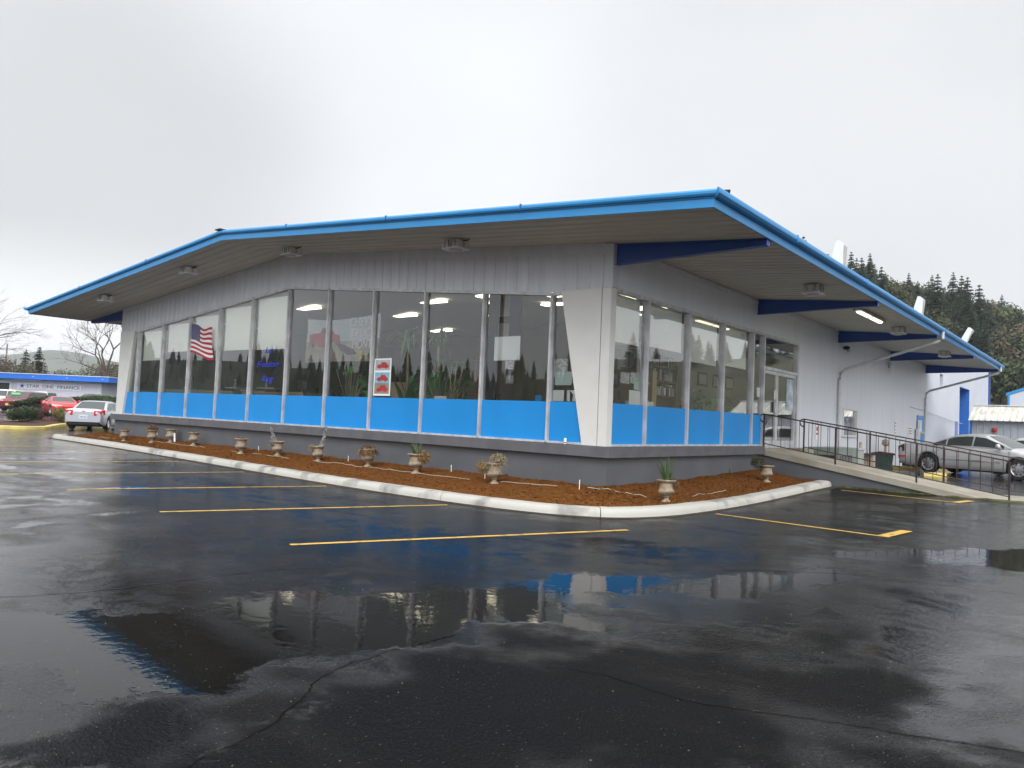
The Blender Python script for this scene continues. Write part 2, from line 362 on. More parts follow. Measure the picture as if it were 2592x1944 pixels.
# damp sheen: broad patches, long across the lot
mps = n_('ShaderNodeMapping'); mps.inputs['Scale'].default_value = (0.35, 0.9, 1); mps.inputs['Rotation'].default_value = (0, 0, 0.5); L(tcg.outputs['Object'], mps.inputs[0])
damp = mrange(noise(0.55, 6, mps.outputs[0], 0.6, 0.8), 0.42, 0.60, 0.0, 1.0)
fine = noise(85, 4, rough=0.65)
atd = n_('ShaderNodeAttribute'); atd.attribute_name = 'dry'
dryf = mrange(mth('ADD', atd.outputs['Fac'], mrange(noise(1.3, 6), 0.3, 0.7, -0.6, 0.6)), -0.35, 0.45, 0.0, 1.0)
blot = mrange(noise(2.6, 7, rough=0.62, dist=0.5), 0.44, 0.60, 0.0, 1.0)
med = noise(32, 5, rough=0.7)
vag = n_('ShaderNodeTexVoronoi'); vag.inputs['Scale'].default_value = 70; L(tcg.outputs['Object'], vag.inputs['Vector'])
agg = mrange(vag.outputs['Distance'], 0.0, 0.6, 1.0, 0.0)
vag2 = n_('ShaderNodeTexVoronoi'); vag2.inputs['Scale'].default_value = 26; L(tcg.outputs['Object'], vag2.inputs['Vector'])
agg2 = mrange(vag2.outputs['Distance'], 0.0, 0.5, 1.0, 0.0)
grit = noise(240, 2)
rough_dry = mrange(fine, 0.3, 0.7, 0.05, 0.12)
rough_wet = 0.13
rmix = n_('ShaderNodeMix'); rmix.data_type = 'FLOAT'; L(damp, rmix.inputs[0]); L(mth('ADD', rough_dry, mth('MULTIPLY', dryf, 0.14)), rmix.inputs[2]); rmix.inputs[3].default_value = 0.06
rm2 = n_('ShaderNodeMix'); rm2.data_type = 'FLOAT'; L(pud, rm2.inputs[0]); L(rmix.outputs[0], rm2.inputs[2]); rm2.inputs[3].default_value = 0.03
L(rm2.outputs[0], b.inputs['Roughness'])
cra = n_('ShaderNodeValToRGB'); cra.color_ramp.elements[0].position = 0.35; cra.color_ramp.elements[0].color = (0.0012, 0.0012, 0.0014, 1)
cra.color_ramp.elements[1].position = 0.72; cra.color_ramp.elements[1].color = (0.0058, 0.0058, 0.0060, 1)
L(fine, cra.inputs[0])
# long cracks and seams
vor = n_('ShaderNodeTexVoronoi'); vor.feature = 'DISTANCE_TO_EDGE'; vor.inputs['Scale'].default_value = 0.16
vd = n_('ShaderNodeMix'); vd.data_type = 'RGBA'; vd.inputs[0].default_value = 0.12
nv = n_('ShaderNodeTexNoise'); nv.inputs['Scale'].default_value = 0.9; nv.inputs['Detail'].default_value = 6; L(tcg.outputs['Object'], nv.inputs['Vector'])
mxv = n_('ShaderNodeVectorMath'); mxv.operation = 'MULTIPLY_ADD'; L(nv.outputs['Color'], mxv.inputs[0]); mxv.inputs[1].default_value = (1.6, 1.6, 0); L(tcg.outputs['Object'], mxv.inputs[2])
L(mxv.outputs[0], vor.inputs['Vector'])
vs_ = n_('ShaderNodeTexVoronoi'); vs_.inputs['Scale'].default_value = 55; L(tcg.outputs['Object'], vs_.inputs['Vector'])
stone = mth('MULTIPLY', mrange(vs_.outputs['Distance'], 0.10, 0.22, 1.0, 0.0), mrange(noise(60, 1), 0.60, 0.66, 0.0, 0.8))
mst = n_('ShaderNodeMix'); mst.data_type = 'RGBA'; L(stone, mst.inputs[0]); L(cra.outputs[0], mst.inputs[6]); mst.inputs[7].default_value = (0.22, 0.21, 0.19, 1)
crack = mrange(vor.outputs['Distance'], 0.0, 0.006, 1.0, 0.0)
mc = n_('ShaderNodeMix'); mc.data_type = 'RGBA'; notp0 = mth('SUBTRACT', 1.0, pud); L(crack, mc.inputs[0]); L(mst.outputs[2], mc.inputs[6]); mc.inputs[7].default_value = (0.006, 0.006, 0.006, 1)
L(mc.outputs[2], b.inputs['Base Color'])
atm = n_('ShaderNodeAttribute'); atm.attribute_name = 'matte'
mattef = mrange(mth('ADD', atm.outputs['Fac'], mrange(noise(0.8, 5), 0.3, 0.7, -0.5, 0.5)), -0.6, 0.8, 0.0, 1.0)
b.inputs['IOR'].default_value = 1.45
# only part of the rough stone is filmed with water; the rest is dull
dull = mth('ADD', mth('MULTIPLY', mth('MULTIPLY', mattef, notp0), 0.40), mth('MULTIPLY', mth('MULTIPLY', dryf, notp0), 0.62))
dull = mth('ADD', mth('MINIMUM', dull, 0.70), 0.06)
db_ = n_('ShaderNodeBsdfDiffuse'); L(mc.outputs[2], db_.inputs['Color'])
mxs = n_('ShaderNodeMixShader'); L(dull, mxs.inputs[0]); L(b.outputs[0], mxs.inputs[1]); L(db_.outputs[0], mxs.inputs[2])
L(mxs.outputs[0], t.nodes['Material Output'].inputs['Surface'])
notp = mth('SUBTRACT', 1.0, pud)
dampinv = mrange(damp, 0, 1, 1.0, 0.30)
hgt = mth('ADD', mth('ADD', mth('MULTIPLY', fine, 0.7), mth('MULTIPLY', grit, 0.3)), mth('ADD', mth('MULTIPLY', med, 0.9), mth('MULTIPLY', mth('ADD', agg, agg2), 0.8)))
hgt = mth('MULTIPLY', hgt, mth('ADD', mth('ADD', 0.12, mth('MULTIPLY', dryf, 1.6)), mth('MULTIPLY', blot, 0.16)))
hgt = mth('MULTIPLY', mth('MULTIPLY', hgt, notp), dampinv)
rip = mth('MULTIPLY', noise(11, 3), 0.11)
bmp = n_('ShaderNodeBump'); bmp.inputs['Strength'].default_value = 0.7; bmp.inputs['Distance'].default_value = 0.012
L(mth('ADD', hgt, rip), bmp.inputs['Height']); L(bmp.outputs[0], b.inputs['Normal'])
me.materials.append(ma)

# painted bay lines (each a thin sheet on the asphalt)
def strip(name, a, b_, w, m=m_yline, dz=0.004, kind='structure', n=12, label=None):
    a = Vector(a); b_ = Vector(b_); d = (b_ - a).normalized(); s_ = Vector((-d.y, d.x)) * w / 2
    mb = MB(); rows = []
    for i in range(n + 1):
        p = a.lerp(b_, i / n); rows.append([(p.x + k * s_.x, p.y + k * s_.y, gh(p.x, p.y) + dz) for k in (-1, 1)])
    mb.grid(rows); o = mb.build(name, m); tag(o, kind=kind); return o
for a, b_ in (((0.47, -7.11), (2.17, -2.80)), ((-2.69, -7.05), (-1.20, -2.95)), ((-5.97, -7.03), (-4.62, -2.85)), ((-9.18, -7.06), (-8.05, -2.6)),
              ((-12.5, -7.05), (-11.5, -2.4)), ((-15.8, -7.0), (-14.9, -2.2)), ((-19.1, -7.0), (-18.3, -2.0)), ((2.1, 0.25), (4.89, -0.04)), ((2.3, 6.75), (4.85, 6.25))):
    strip('bay_line', a, b_, 0.09)
strip('bay_line_end', (4.80, -0.05), (4.90, 1.0), 0.17, dz=0.008)
strip('bay_line_end', (4.74, 6.27), (4.92, 6.9), 0.17, dz=0.008)

# ------------------------------------------------------------------ kerb and mulch bed
def catmull(P, n=8):
    P = [Vector(p) for p in P]; out = []
    for i in range(len(P) - 1):
        p0 = P[max(i - 1, 0)]; p1 = P[i]; p2 = P[i + 1]; p3 = P[min(i + 2, len(P) - 1)]
        for k in range(n):
            u = k / n
            out.append(0.5 * ((2 * p1) + (-p0 + p2) * u + (2 * p0 - 5 * p1 + 4 * p2 - p3) * u * u + (-p0 + 3 * p1 - 3 * p2 + p3) * u ** 3))
    out.append(P[-1]); return out
KP = catmull([(-23.6, 0.15), (-24.25, -0.75), (-23.6, -1.22), (-21.9, -1.30), (-17, -1.58), (-12.06, -1.98), (-8.5, -2.30), (-5.04, -2.60), (-2.6, -2.70), (-1.0, -2.66), (0.0, -2.56), (0.75, -2.34), (1.43, -1.85), (1.80, -0.90), (1.90, 0.3), (1.92, 2.4), (1.92, 5.0), (1.92, 7.35)], 10)
def resample(P, step):
    out = [P[0]]; acc = 0
    for a, b_ in zip(P, P[1:]):
        L_ = (b_ - a).length
        while acc + L_ >= step:
            u = (step - acc) / L_; a = a.lerp(b_, u); out.append(a.copy()); L_ = (b_ - a).length; acc = 0
        acc += L_
    out.append(P[-1]); return out
KP = resample(KP, 0.1)
def kerb(name, P, prof, m, seg=30, gap=0.012, inward=1):
    mb = MB(); n = len(P)
    for s0 in range(0, n - 1, seg):
        s1 = min(s0 + seg, n - 1); rows = []
        off = random.uniform(-0.006, 0.006)
        for i in range(s0, s1 + 1):
            d = (P[min(i + 1, n - 1)] - P[max(i - 1, 0)]).normalized(); nrm = Vector((-d.y, d.x)) * inward
            p = P[i] + d * (gap / 2 if i == s0 else (-gap / 2 if i == s1 else 0))
            wv = 0.006 * mnoise.noise(Vector((p.x * 3, p.y * 3, 0)))
            rows.append([(p.x + nrm.x * a, p.y + nrm.y * a, gh(p.x, p.y) + z + off + wv if z > 0 else gh(p.x, p.y) - 0.1) for a, z in prof])
        ids = mb.grid(rows)
        mb.face(ids[0]); mb.face(ids[-1][::-1])
    o = mb.build(name, m, smooth=True, angle=35); tag(o, kind='structure'); return o
kerb('kerb', KP, [(0.0, -1), (0.015, 0.06), (0.035, 0.115), (0.07, 0.142), (0.12, 0.152), (0.30, 0.150), (0.325, 0.13), (0.33, -1)], m_kerb)
# organic litter along the foot of the kerb
mb = MB(); rows = []
for i, p in enumerate(KP):
    d = (KP[min(i + 1, len(KP) - 1)] - KP[max(i - 1, 0)]).normalized(); nr = Vector((d.y, -d.x))
    w = 0.05 + 0.12 * abs(mnoise.noise(Vector((p.x * 2.1, p.y * 2.1, 3)))) + (0.18 * S((p.y - 6.3)) + 0.10 * S((-2.0 - p.x) / 5)) * (0.6 + mnoise.noise(Vector((p.x * 5, p.y * 5, 1))))
    rows.append([(p.x - nr.x * 0.02, p.y - nr.y * 0.02, gh(p.x, p.y) + 0.018), (p.x + nr.x * w * .5, p.y + nr.y * w * .5, gh(p.x, p.y) + 0.010), (p.x + nr.x * w, p.y + nr.y * w, gh(p.x, p.y) + 0.002)])
mb.grid(rows, flip=True)
m_litter = mat('dark_moss_and_needles', (0.06, 0.032, 0.018), 0.9, c2=(0.018, 0.02, 0.012), vscale=14, bump=0.6, bscale=90)
tag(mb.build('moss_and_litter', m_litter, smooth=True), 'dark moss and brown needle litter along the foot of the white kerb', 'litter', kind='stuff')

W = 21.074
def wall_pt(p):
    if p.y > 0: return Vector((0.05, max(0.0, p.y))) if p.x > 0 else Vector((-W - 0.9, 0.3))
    if p.x > 0: 
        a = math.atan2(-p.y, p.x); return Vector((0.05, -0.05))
    return Vector((max(p.x * (1.0 if p.x > -18 else 1.0), -W - 1.4), -0.05 + (0.4 if p.x < -W - .1 else 0)))
m_mulch = mat('red_bark_mulch', (0.21, 0.080, 0.020), 0.9, c2=(0.085, 0.033, 0.009), vscale=30, bump=0.6, bscale=90, lo=0.3, hi=0.7, detail=6, spec=.05)
mb = MB(); rows = []
NV = 22
for i, p in enumerate(KP):
    d = (KP[min(i + 1, len(KP) - 1)] - KP[max(i - 1, 0)]).normalized(); nr = Vector((-d.y, d.x))
    a = p + nr * 0.30
    q = wall_pt(p); row = []
    for k in range(NV + 1):
        u = k / NV; e = a.lerp(q, u)
        z = gh(e.x, e.y) + 0.115 + 0.03 * S(u * 6) + 0.15 * S((u - .25) / .75) + 0.025 * mnoise.noise(Vector((e.x * 1.4, e.y * 1.4, 0))) * S(u * 5) + 0.018 * mnoise.noise(Vector((e.x * 6, e.y * 6, 4))) + 0.012 * mnoise.noise(Vector((e.x * 17, e.y * 17, 8)))
        row.append((e.x, e.y, z))
    rows.append(row)
mb.grid(rows)
MROWS = rows
def chips(mb, n):
    for _ in range(n):
        i = random.randrange(1, len(MROWS)); k = random.randrange(0, NV + 1); p = Vector(MROWS[i][k])
        p += Vector((random.uniform(-.08, .08), random.uniform(-.08, .08), random.uniform(0.002, 0.012)))
        a = random.uniform(0, 6.28); l = random.uniform(.012, .045); w = random.uniform(.004, .010)
        dx = Vector((math.cos(a), math.sin(a), random.uniform(-.5, .5))) * l; dy = Vector((-math.sin(a), math.cos(a), random.uniform(-.5, .5))) * w
        mb.poly((p - dx - dy, p + dx - dy, p + dx + dy, p - dx + dy))
mb.cur = 1; chips(mb, 9000); mb.cur = 2; chips(mb, 2500)
m_chip = mat('orange_bark_chip', (0.24, 0.10, 0.028), 0.85, c2=(0.15, 0.058, 0.015), vscale=40, spec=.05)
m_chip2 = mat('dark_bark_chip', (0.07, 0.028, 0.012), 0.9, spec=.05)
tag(mb.build('bark_mulch', [m_mulch, m_chip, m_chip2]), 'orange brown bark mulch filling the bed round the dealership base', 'mulch', kind='stuff')
def mulch_z(x, y):
    best = 1e9; z = 0.2
    for row in MROWS[::2]:
        for q in row[::2]:
            d = (q[0] - x) ** 2 + (q[1] - y) ** 2
            if d < best: best = d; z = q[2]
    return z

# ------------------------------------------------------------------ the dealership building
XR = -W / 2; E0 = 1.387; BAY = 1.83; ZS = 1.048; ZT = 4.029; SL = 0.0922; ZB = 4.629; RS = 0.0846; OR = 2.984; OL = 3.12; OF = 2.11; LEN = 28.9
def winx(k): return -(E0 + BAY * k)
def zhead(x): return ZT + max(0.0, SL * (5 * BAY - abs(x - XR)))
def zsof(x): return ZB + RS * (W / 2 + OR - abs(x - XR))
bld = thing('dealership_building', 'long low white and blue car dealership with glass front and wide overhanging roof', 'building')
# base wall + ledge
mb = MB()
mb.box((-W - 0.02, -0.05, -0.3), (0.05, 0.25, 0.835)); mb.box((-0.2, 0.25, -0.3), (0.05, 7.52, 0.835)); mb.box((-W - 0.02, 0.25, -0.3), (-W + 0.2, 28.2, 0.835))
mb.build('base_wall', m_base, bld)
mb = MB()
def mitre(x0, y0, x1, y1): pass
mb.prism([(-W - 0.16, -0.17, 0.83), (0.17, -0.17, 0.83), (0.17, 7.47, 0.83), (-0.1, 7.47, 0.83), (-0.1, 0.2, 0.83), (-W - 0.16, 0.2, 0.83)], (0, 0, 0.2))
mb.build('ledge', m_ledge, bld)
# siding on the front gable: upright ribs
def ribs(x0, x1, pitch=0.305, w=0.032, d=0.022):
    out = []; x = x0
    n = max(1, int(round((x1 - x0) / pitch))); p = (x1 - x0) / n
    for i in range(n):
        a = x0 + i * p
        out += [(a, 0), (a + p - w * 2.6, 0), (a + p - w * 2.1, d), (a + p - w * 1.3, d), (a + p - w * 0.9, 0)]
    out.append((x1, 0)); return out
mb = MB(); rows = []
pts = ribs(-W + 0.15, -0.15)
for kx in (XR, winx(0), winx(10)): pts.append((kx, 0))
pts.sort()
for x, d in pts: rows.append([(x, -0.012 - d, zhead(x) + 0.02), (x, -0.012 - d, zsof(x) - 0.10)])
mb.grid(rows)
mb.build('gable_siding', m_siding, bld)
mb = MB()   # corner boards and soffit trim
mb.box((-0.16, -0.034, ZT + 0.02), (0.0, 0.0, zsof(0))); mb.box((-W, -0.034, ZT + 0.02), (-W + 0.16, 0.0, zsof(0)))
mb.box((0.0, -0.034, ZT + 0.02), (0.03, 0.20, zsof(0)))
for xa, xb in ((-W + .16, XR), (XR, -.16)):
    mb.prism([(xa, -0.033, zsof(xa) - 0.20), (xb, -0.033, zsof(xb) - 0.20), (xb, -0.033, zsof(xb) + 0.02), (xa, -0.033, zsof(xa) + 0.02)], (0, 0.04, 0))
mb.build('gable_trim', m_siding, bld)
# side siding
def side_ribs(mb, y0, y1, z0, zt, x=0.0):
    rows = []
    for y, d in ribs(y0, y1, 0.203, 0.014, 0.003): rows.append([(x + d, y, z0), (x + d, y, zt)])
    mb.grid(rows)
mb = MB()
zt_ = zsof(0.0) + 0.03
side_ribs(mb, 0.2, 10.33, ZT + 0.02, zt_); side_ribs(mb, 10.33, 14.95, -0.1, zt_); side_ribs(mb, 14.95, 16.65, 2.30, zt_); side_ribs(mb, 14.95, 16.65, -0.1, 1.40); side_ribs(mb, 16.65, 28.2, -0.1, zt_)
mb.build('side_siding', m_white, bld)
mb = MB(); rows = []
for y, d in ribs(0.0, 28.2, 0.203, 0.016, 0.009): rows.append([(-W - d, y, 0.8), (-W - d, y, zt_)])
mb.grid(rows, flip=True); mb.poly([(-W, 28.2, 0), (0, 28.2, 0), (0, 28.2, zt_), (XR, 28.2, zsof(XR)), (-W, 28.2, zt_)])
mb.build('rear_siding', m_white, bld)
mb = MB(); mb.box((0.005, 0.2, zsof(0) - 0.12), (0.03, 28.2, zsof(0) - 0.03)); mb.build('side_trim', m_siding, bld)
# pillars
mb = MB(); mb.prism([(-1.14, -0.055, ZT + 0.01), (-0.19, -0.055, ZT + 0.01), (-0.19, -0.055, 1.035), (-0.52, -0.055, 1.035)], (0, 0.30, 0)); mb.build('tapered_pillar', m_pillar, bld)
mb = MB(); mb.prism([(-W + 1.14, -0.055, ZT + 0.01), (-W, -0.055, ZT + 0.01), (-W, -0.055, 1.035), (-W + 0.52, -0.055, 1.035)], (0, 0.30, 0)); mb.build('tapered_pillar', m_pillar, bld)
mb = MB(); mb.box((-0.175, -0.05, 1.035), (0.02, 0.14, ZT + 0.01)); mb.build('corner_post', m_pillar, bld)
# window walls -------------------------------------------------
ZBL = 1.857
def shade_mesh(parent, x0, x1, z0, z1, axis_='x', off=0.16):
    mb = MB()
    if axis_ == 'x': mb.box((x0, off, z0), (x1, off + 0.004, z1)); mb.box((x0, off - .012, z0 - .02), (x1, off + .012, z0))
    else: mb.box((-off - 0.004, x0, z0), (-off, x1, z1)); mb.box((-off - .012, x0, z0 - .02), (-off + .012, x1, z0))
    return mb.build('roller_shade', m_shade, parent)
mx_ = [-0.48] + [winx(k) for k in range(11)] + [-W + 0.48]
for i in range(12):
    xr_, xl_ = mx_[i], mx_[i + 1]
    w_ = bpy.data.objects.new('window', None); col.objects.link(w_); w_.parent = bld; w_.empty_display_size = .1
    tag(w_, kind=None)
    mb = MB(); mw_ = 0.028
    a = xl_ + (mw_ if i < 11 else 0); b_ = xr_ - (mw_ if i > 0 else 0)
    za, zb_ = zhead(xl_), zhead(xr_)
    if i < 11:
        mb.box((xl_ - mw_, -0.045, ZS), (xl_ + mw_, 0.10, zhead(xl_) - 0.002)); mb.box((xl_ - .012, -0.056, ZS + .002), (xl_ + .012, -0.046, zhead(xl_) - 0.004))
    mb.prism([(a, -0.03, za - 0.045), (b_, -0.03, zb_ - 0.045), (b_, -0.03, zb_ + 0.019), (a, -0.03, za + 0.019)], (0, 0.12, 0))
    mb.box((a, -0.05, ZS - 0.012), (b_, 0.10, ZS + 0.03))
    fr = mb.build('frame', m_alum, w_)
    mb = MB(); mb.box((a, 0.02, ZS + 0.03), (b_, 0.05, ZBL)); mb.build('blue_panel', m_bluepan, w_)
    mb = MB(); mb.poly([(a, 0.04, ZBL), (b_, 0.04, ZBL), (b_, 0.04, zb_ - 0.045), (a, 0.04, za - 0.045)]); mb.build('pane', m_glass, w_)
    if 6 <= i <= 10:
        zlo = 3.0 if i == 10 else 3.28 - 0.02 * (10 - i)
        shade_mesh(w_, a + .03, b_ - .03, zlo, min(za, zb_) - 0.02)
SY = [0.02, 1.3929, 3.256, 5.0975, 6.9123, 7.66]
for i in range(5):
    y0, y1 = SY[i], SY[i + 1]
    w_ = bpy.data.objects.new('window', None); col.objects.link(w_); w_.parent = bld; w_.empty_display_size = .1
    mb = MB(); mw_ = 0.032
    a = y0 + (mw_ if i else 0.12); b_ = y1 - mw_
    mb.box((-0.10, y1 - mw_, ZS), (0.04, y1 + mw_, ZT)); mb.box((-0.09, a, ZT - 0.045), (0.03, b_, ZT + 0.019)); mb.box((-0.10, a, ZS - 0.012), (0.05, b_, ZS + 0.03))
    mb.build('frame', m_alum, w_)
    mb = MB(); mb.box((-0.05, a, ZS + 0.03), (-0.02, b_, ZBL)); mb.build('blue_panel', m_bluepan, w_)
    mb = MB(); mb.poly([(-0.04, a, ZBL), (-0.04, b_, ZBL), (-0.04, b_, ZT - 0.045), (-0.04, a, ZT - 0.045)]); mb.build('pane', m_glass, w_)
    if i < 4: shade_mesh(w_, a + .02, b_ - .02, (3.08, 3.12, 2.97, 3.03)[i], ZT - 0.03, 'y')
# entrance: double door under a transom
dr = bpy.data.objects.new('entrance_door', None); col.objects.link(dr); dr.parent = bld
mb = MB()
mb.box((-0.10, 7.692, ZT - 0.05), (0.03, 10.28, ZT + 0.019)); mb.box((-0.10, 10.24, 0.98), (0.035, 10.335, ZT - 0.05)); mb.box((-0.10, 7.70, 3.09), (0.03, 10.24, 3.17)); mb.box((-0.1, 7.692, 0.98), (0.0, 10.24, 1.03))
mb.build('frame', m_alum, dr)
for (a, b_) in ((7.72, 8.74), (8.76, 10.22)):
    mb = MB(); mb.box((-0.07, a, 1.035), (-0.01, a + .07, 3.085)); mb.box((-0.07, b_ - .07, 1.035), (-0.01, b_, 3.085)); mb.box((-0.07, a + .07, 1.035), (-0.01, b_ - .07, 1.18)); mb.box((-0.07, a + .07, 3.0), (-0.01, b_ - .07, 3.085))
    mb.build('door_leaf', m_alum, dr)
    mb = MB(); mb.poly([(-0.04, a + .07, 1.18), (-0.04, b_ - .07, 1.18), (-0.04, b_ - .07, 3.0), (-0.04, a + .07, 3.0)]); mb.build('pane', m_glass, dr)
mb = MB(); mb.poly([(-0.04, 7.70, 3.17), (-0.04, 10.24, 3.17), (-0.04, 10.24, ZT - .05), (-0.04, 7.70, ZT - .05)]); mb.build('transom_pane', m_glass, dr)
for y in (8.60, 8.90):
    mb = MB(); mb.box((-0.008, y - .07, 1.95), (0.035, y + .07, 2.25)); mb.build('push_plate', m_alum, dr)
# small side window
sw = bpy.data.objects.new('window', None); col.objects.link(sw); sw.parent = bld
mb = MB()
mb.box((-0.08, 14.90, 1.36), (0.03, 15.0, 2.34)); mb.box((-0.08, 16.60, 1.36), (0.03, 16.70, 2.34)); mb.box((-0.08, 15.0, 2.27), (0.03, 16.6, 2.34)); mb.box((-0.08, 14.85, 1.33), (0.06, 16.75, 1.39))
mb.build('frame', m_pillar, sw)
mb = MB(); mb.poly([(-0.05, 15.0, 1.39), (-0.05, 16.6, 1.39), (-0.05, 16.6, 2.27), (-0.05, 15.0, 2.27)]); mb.build('pane', m_glass, sw)
mb = MB(); rows = [[(-0.12 - 0.02 * math.sin(y * 25), y, 1.95 + 0.05 * math.sin(y * 7)), (-0.12 - 0.02 * math.sin(y * 25), y, 2.27)] for y in np.arange(15.0, 16.61, 0.04)]
mb.grid(rows); mb.build('valance', m_paper, sw)
# side doors + ledges
mb = MB(); mb.box((-0.02, 26.45, 0.1), (0.035, 27.75, 2.42)); mb.build('blue_door', mat('side_door_blue', (0.04, 0.28, 0.65), 0.4, var=.1), bld)
# roof -----------------------------------------------------------
roof = bpy.data.objects.new('roof', None); col.objects.link(roof); roof.parent = bld
mb = MB(); ys = []
y = -OF + 0.0
while y < LEN:
    for dy, dz in ((0, 0), (0.16, 0), (0.19, 0.022), (0.275, 0.022)): ys.append((y + dy, dz))
    y += 0.305
ys = [q for q in ys if q[0] < LEN] + [(LEN, 0)]
rows = [[(x, y, zsof(x) + dz) for x in (-W - OL, XR, OR)] for y, dz in ys]
mb.grid(rows); mb.build('soffit', m_soffit, roof)
mb = MB(); mb.grid([[(x, y, zsof(x) + 0.20) for x in (-W - OL, XR, OR)] for y in (-OF, LEN)], flip=True); mb.build('roof_deck', m_roof, roof)
def fascia(name, path, out, prof, m):
    mb = MB(); rows = [[(p[0] + out_[0] * a, p[1] + out_[1] * a, p[2] + z) for a, z in prof] for p, out_ in zip(path, out)]
    ids = mb.grid(rows); mb.face(ids[0][::-1]); mb.face(ids[-1]); return mb.build(name, m, roof, smooth=True, angle=30)
P1 = (-W - OL, -OF, zsof(-W - OL)); P2 = (XR, -OF, zsof(XR)); P3 = (OR, -OF, zsof(OR)); P4 = (OR, LEN, zsof(OR)); P0 = (-W - OL, LEN, zsof(-W - OL))
board = [(-0.03, -0.012), (0.0, -0.012), (0.008, 0.11), (-0.03, 0.11)]
rakeg = [(-0.03, 0.118), (0.010, 0.118), (0.012, 0.135), (0.055, 0.14), (0.075, 0.165), (0.078, 0.20), (0.055, 0.232), (0.01, 0.242), (-0.12, 0.242), (-0.12, 0.2)]
gut = [(-0.03, 0.116), (0.02, 0.118), (0.09, 0.122), (0.125, 0.15), (0.135, 0.19), (0.125, 0.225), (0.10, 0.242), (0.07, 0.236), (0.05, 0.18), (-0.02, 0.17), (-0.03, 0.17)]
dL, dF, dR = (-1, 0), (0, -1), (1, 0); cL, cR = (-1, -1), (1, -1)
fascia('fascia_board', [P0, P1], [dL, cL], board, m_bluefas); fascia('fascia_board', [P1, P2], [cL, dF], board, m_bluefas)
fascia('fascia_board', [P2, P3], [dF, cR], board, m_bluefas); fascia('fascia_board', [P3, P4], [cR, dR], board, m_bluefas)
fascia('gutter', [P0, P1], [dL, cL], gut, m_bluefas); fascia('rake_edge', [P1, P2], [cL, dF], rakeg, m_bluefas); fascia('rake_edge', [P2, P3], [dF, cR], rakeg, m_bluefas)
fascia('gutter', [P3, P4], [cR, dR], gut, m_bluefas)
for (u, a, b_) in ((0.22, P2, P3), (0.48, P2, P3), (0.74, P2, P3), (0.35, P1, P2), (0.7, P1, P2)):
    p = Vector(a).lerp(Vector(b_), u); mb = MB(); mb.box((p.x - .012, p.y - .0815, p.z + .13), (p.x + .012, p.y - .05, p.z + .246)); mb.build('joint_strap', m_bluebeam, roof)
for y in np.arange(1.0, 28, 4.5):
    mb = MB(); mb.box((OR + .09, y - .012, zsof(OR) + .118), (OR + .1385, y + .012, zsof(OR) + .2445)); mb.build('joint_strap', m_bluefas, roof)
mb = MB(); mb.box((XR - .16, -OF - .12, zsof(XR) + .238), (XR + .10, -OF + .2, zsof(XR) + .262)); mb.build('ridge_cap', m_dark, roof)
mb = MB(); mb.tube([(OR + .05, -OF + .35, zsof(OR) + .23), (OR + .09, -OF + .30, zsof(OR) + .29), (OR + .04, -OF + .22, zsof(OR) + .27)], .02, 6); mb.build('lead_flashing', m_dark, roof)
# cantilever beams
def beam(x0, x1, y):
    mb = MB(); s_ = 1 if x1 > x0 else -1
    zt0, zt1 = zsof(x0) - 0.004, zsof(x1) - 0.004; zb0, zb1 = 4.49, zt1 - 0.10
    mb.prism([(x0, y - .006, zt0), (x1, y - .006, zt1), (x1, y - .006, zb1), (x0, y - .006, zb0)], (0, 0.012, 0))
    mb.prism([(x0, y - .07, zb0), (x1, y - .07, zb1), (x1, y - .07, zb1 - .012), (x0, y - .07, zb0 - .012)], (0, 0.14, 0))
    mb.prism([(x0, y - .07, zt0 + .002), (x1, y - .07, zt1 + .002), (x1, y - .07, zt1 - .012), (x0, y - .07, zt0 - .012)], (0, 0.14, 0))
    mb.prism([(x1, y - .07, zt1), (x1, y - .07, zb1 - .012), (x1 + s_ * .012, y - .07, zb1 - .012), (x1 + s_ * .012, y - .07, zt1)], (0, 0.14, 0))
    return mb.build('cantilever_beam', m_bluebeam, bld)
for i in range(5):
    beam(0.031 if i == 0 else 0.012, 2.93, 0.09 + 7.05 * i if i < 4 else 28.12); beam(-W - 0.01, -W - 2.93, 0.09 + 7.05 * i if i < 4 else 28.12)
# interior shell ----------------------------------------------------
m_floor = mat('grey_carpet', (0.12, 0.11, 0.10), 0.9, var=.2)
m_ceil = mat('ceiling_tile', (0.82, 0.82, 0.80), 0.8, var=.05)
m_iwall = mat('interior_wall', (0.26, 0.245, 0.21), 0.8, var=.06)
m_lamp = mat('lit_diffuser', (0.9, 0.88, 0.8), 0.5, emit=(1.0, 0.89, 0.66), estr=2.8)
mb = MB(); mb.box((-W + .2, 0.1, 0.9), (-0.12, 14.0, 1.0)); mb.build('floor', m_floor, bld)
mb = MB(); mb.grid([[(x, y, zsof(x) - 0.05) for x in (-W + .2, XR, -0.1)] for y in (0.02, 14.0)]); mb.build('ceiling', m_ceil, bld)
mb = MB(); mb.box((-W + .2, 13.8, 1.0), (-0.1, 14.0, 5.6)); mb.box((-W + .02, 0.2, 1.0), (-W + .2, 14, 4.8)); mb.box((-6.5, 9.5, 1.0), (-3.2, 9.7, 4.2)); mb.build('inner_wall', m_iwall, bld)
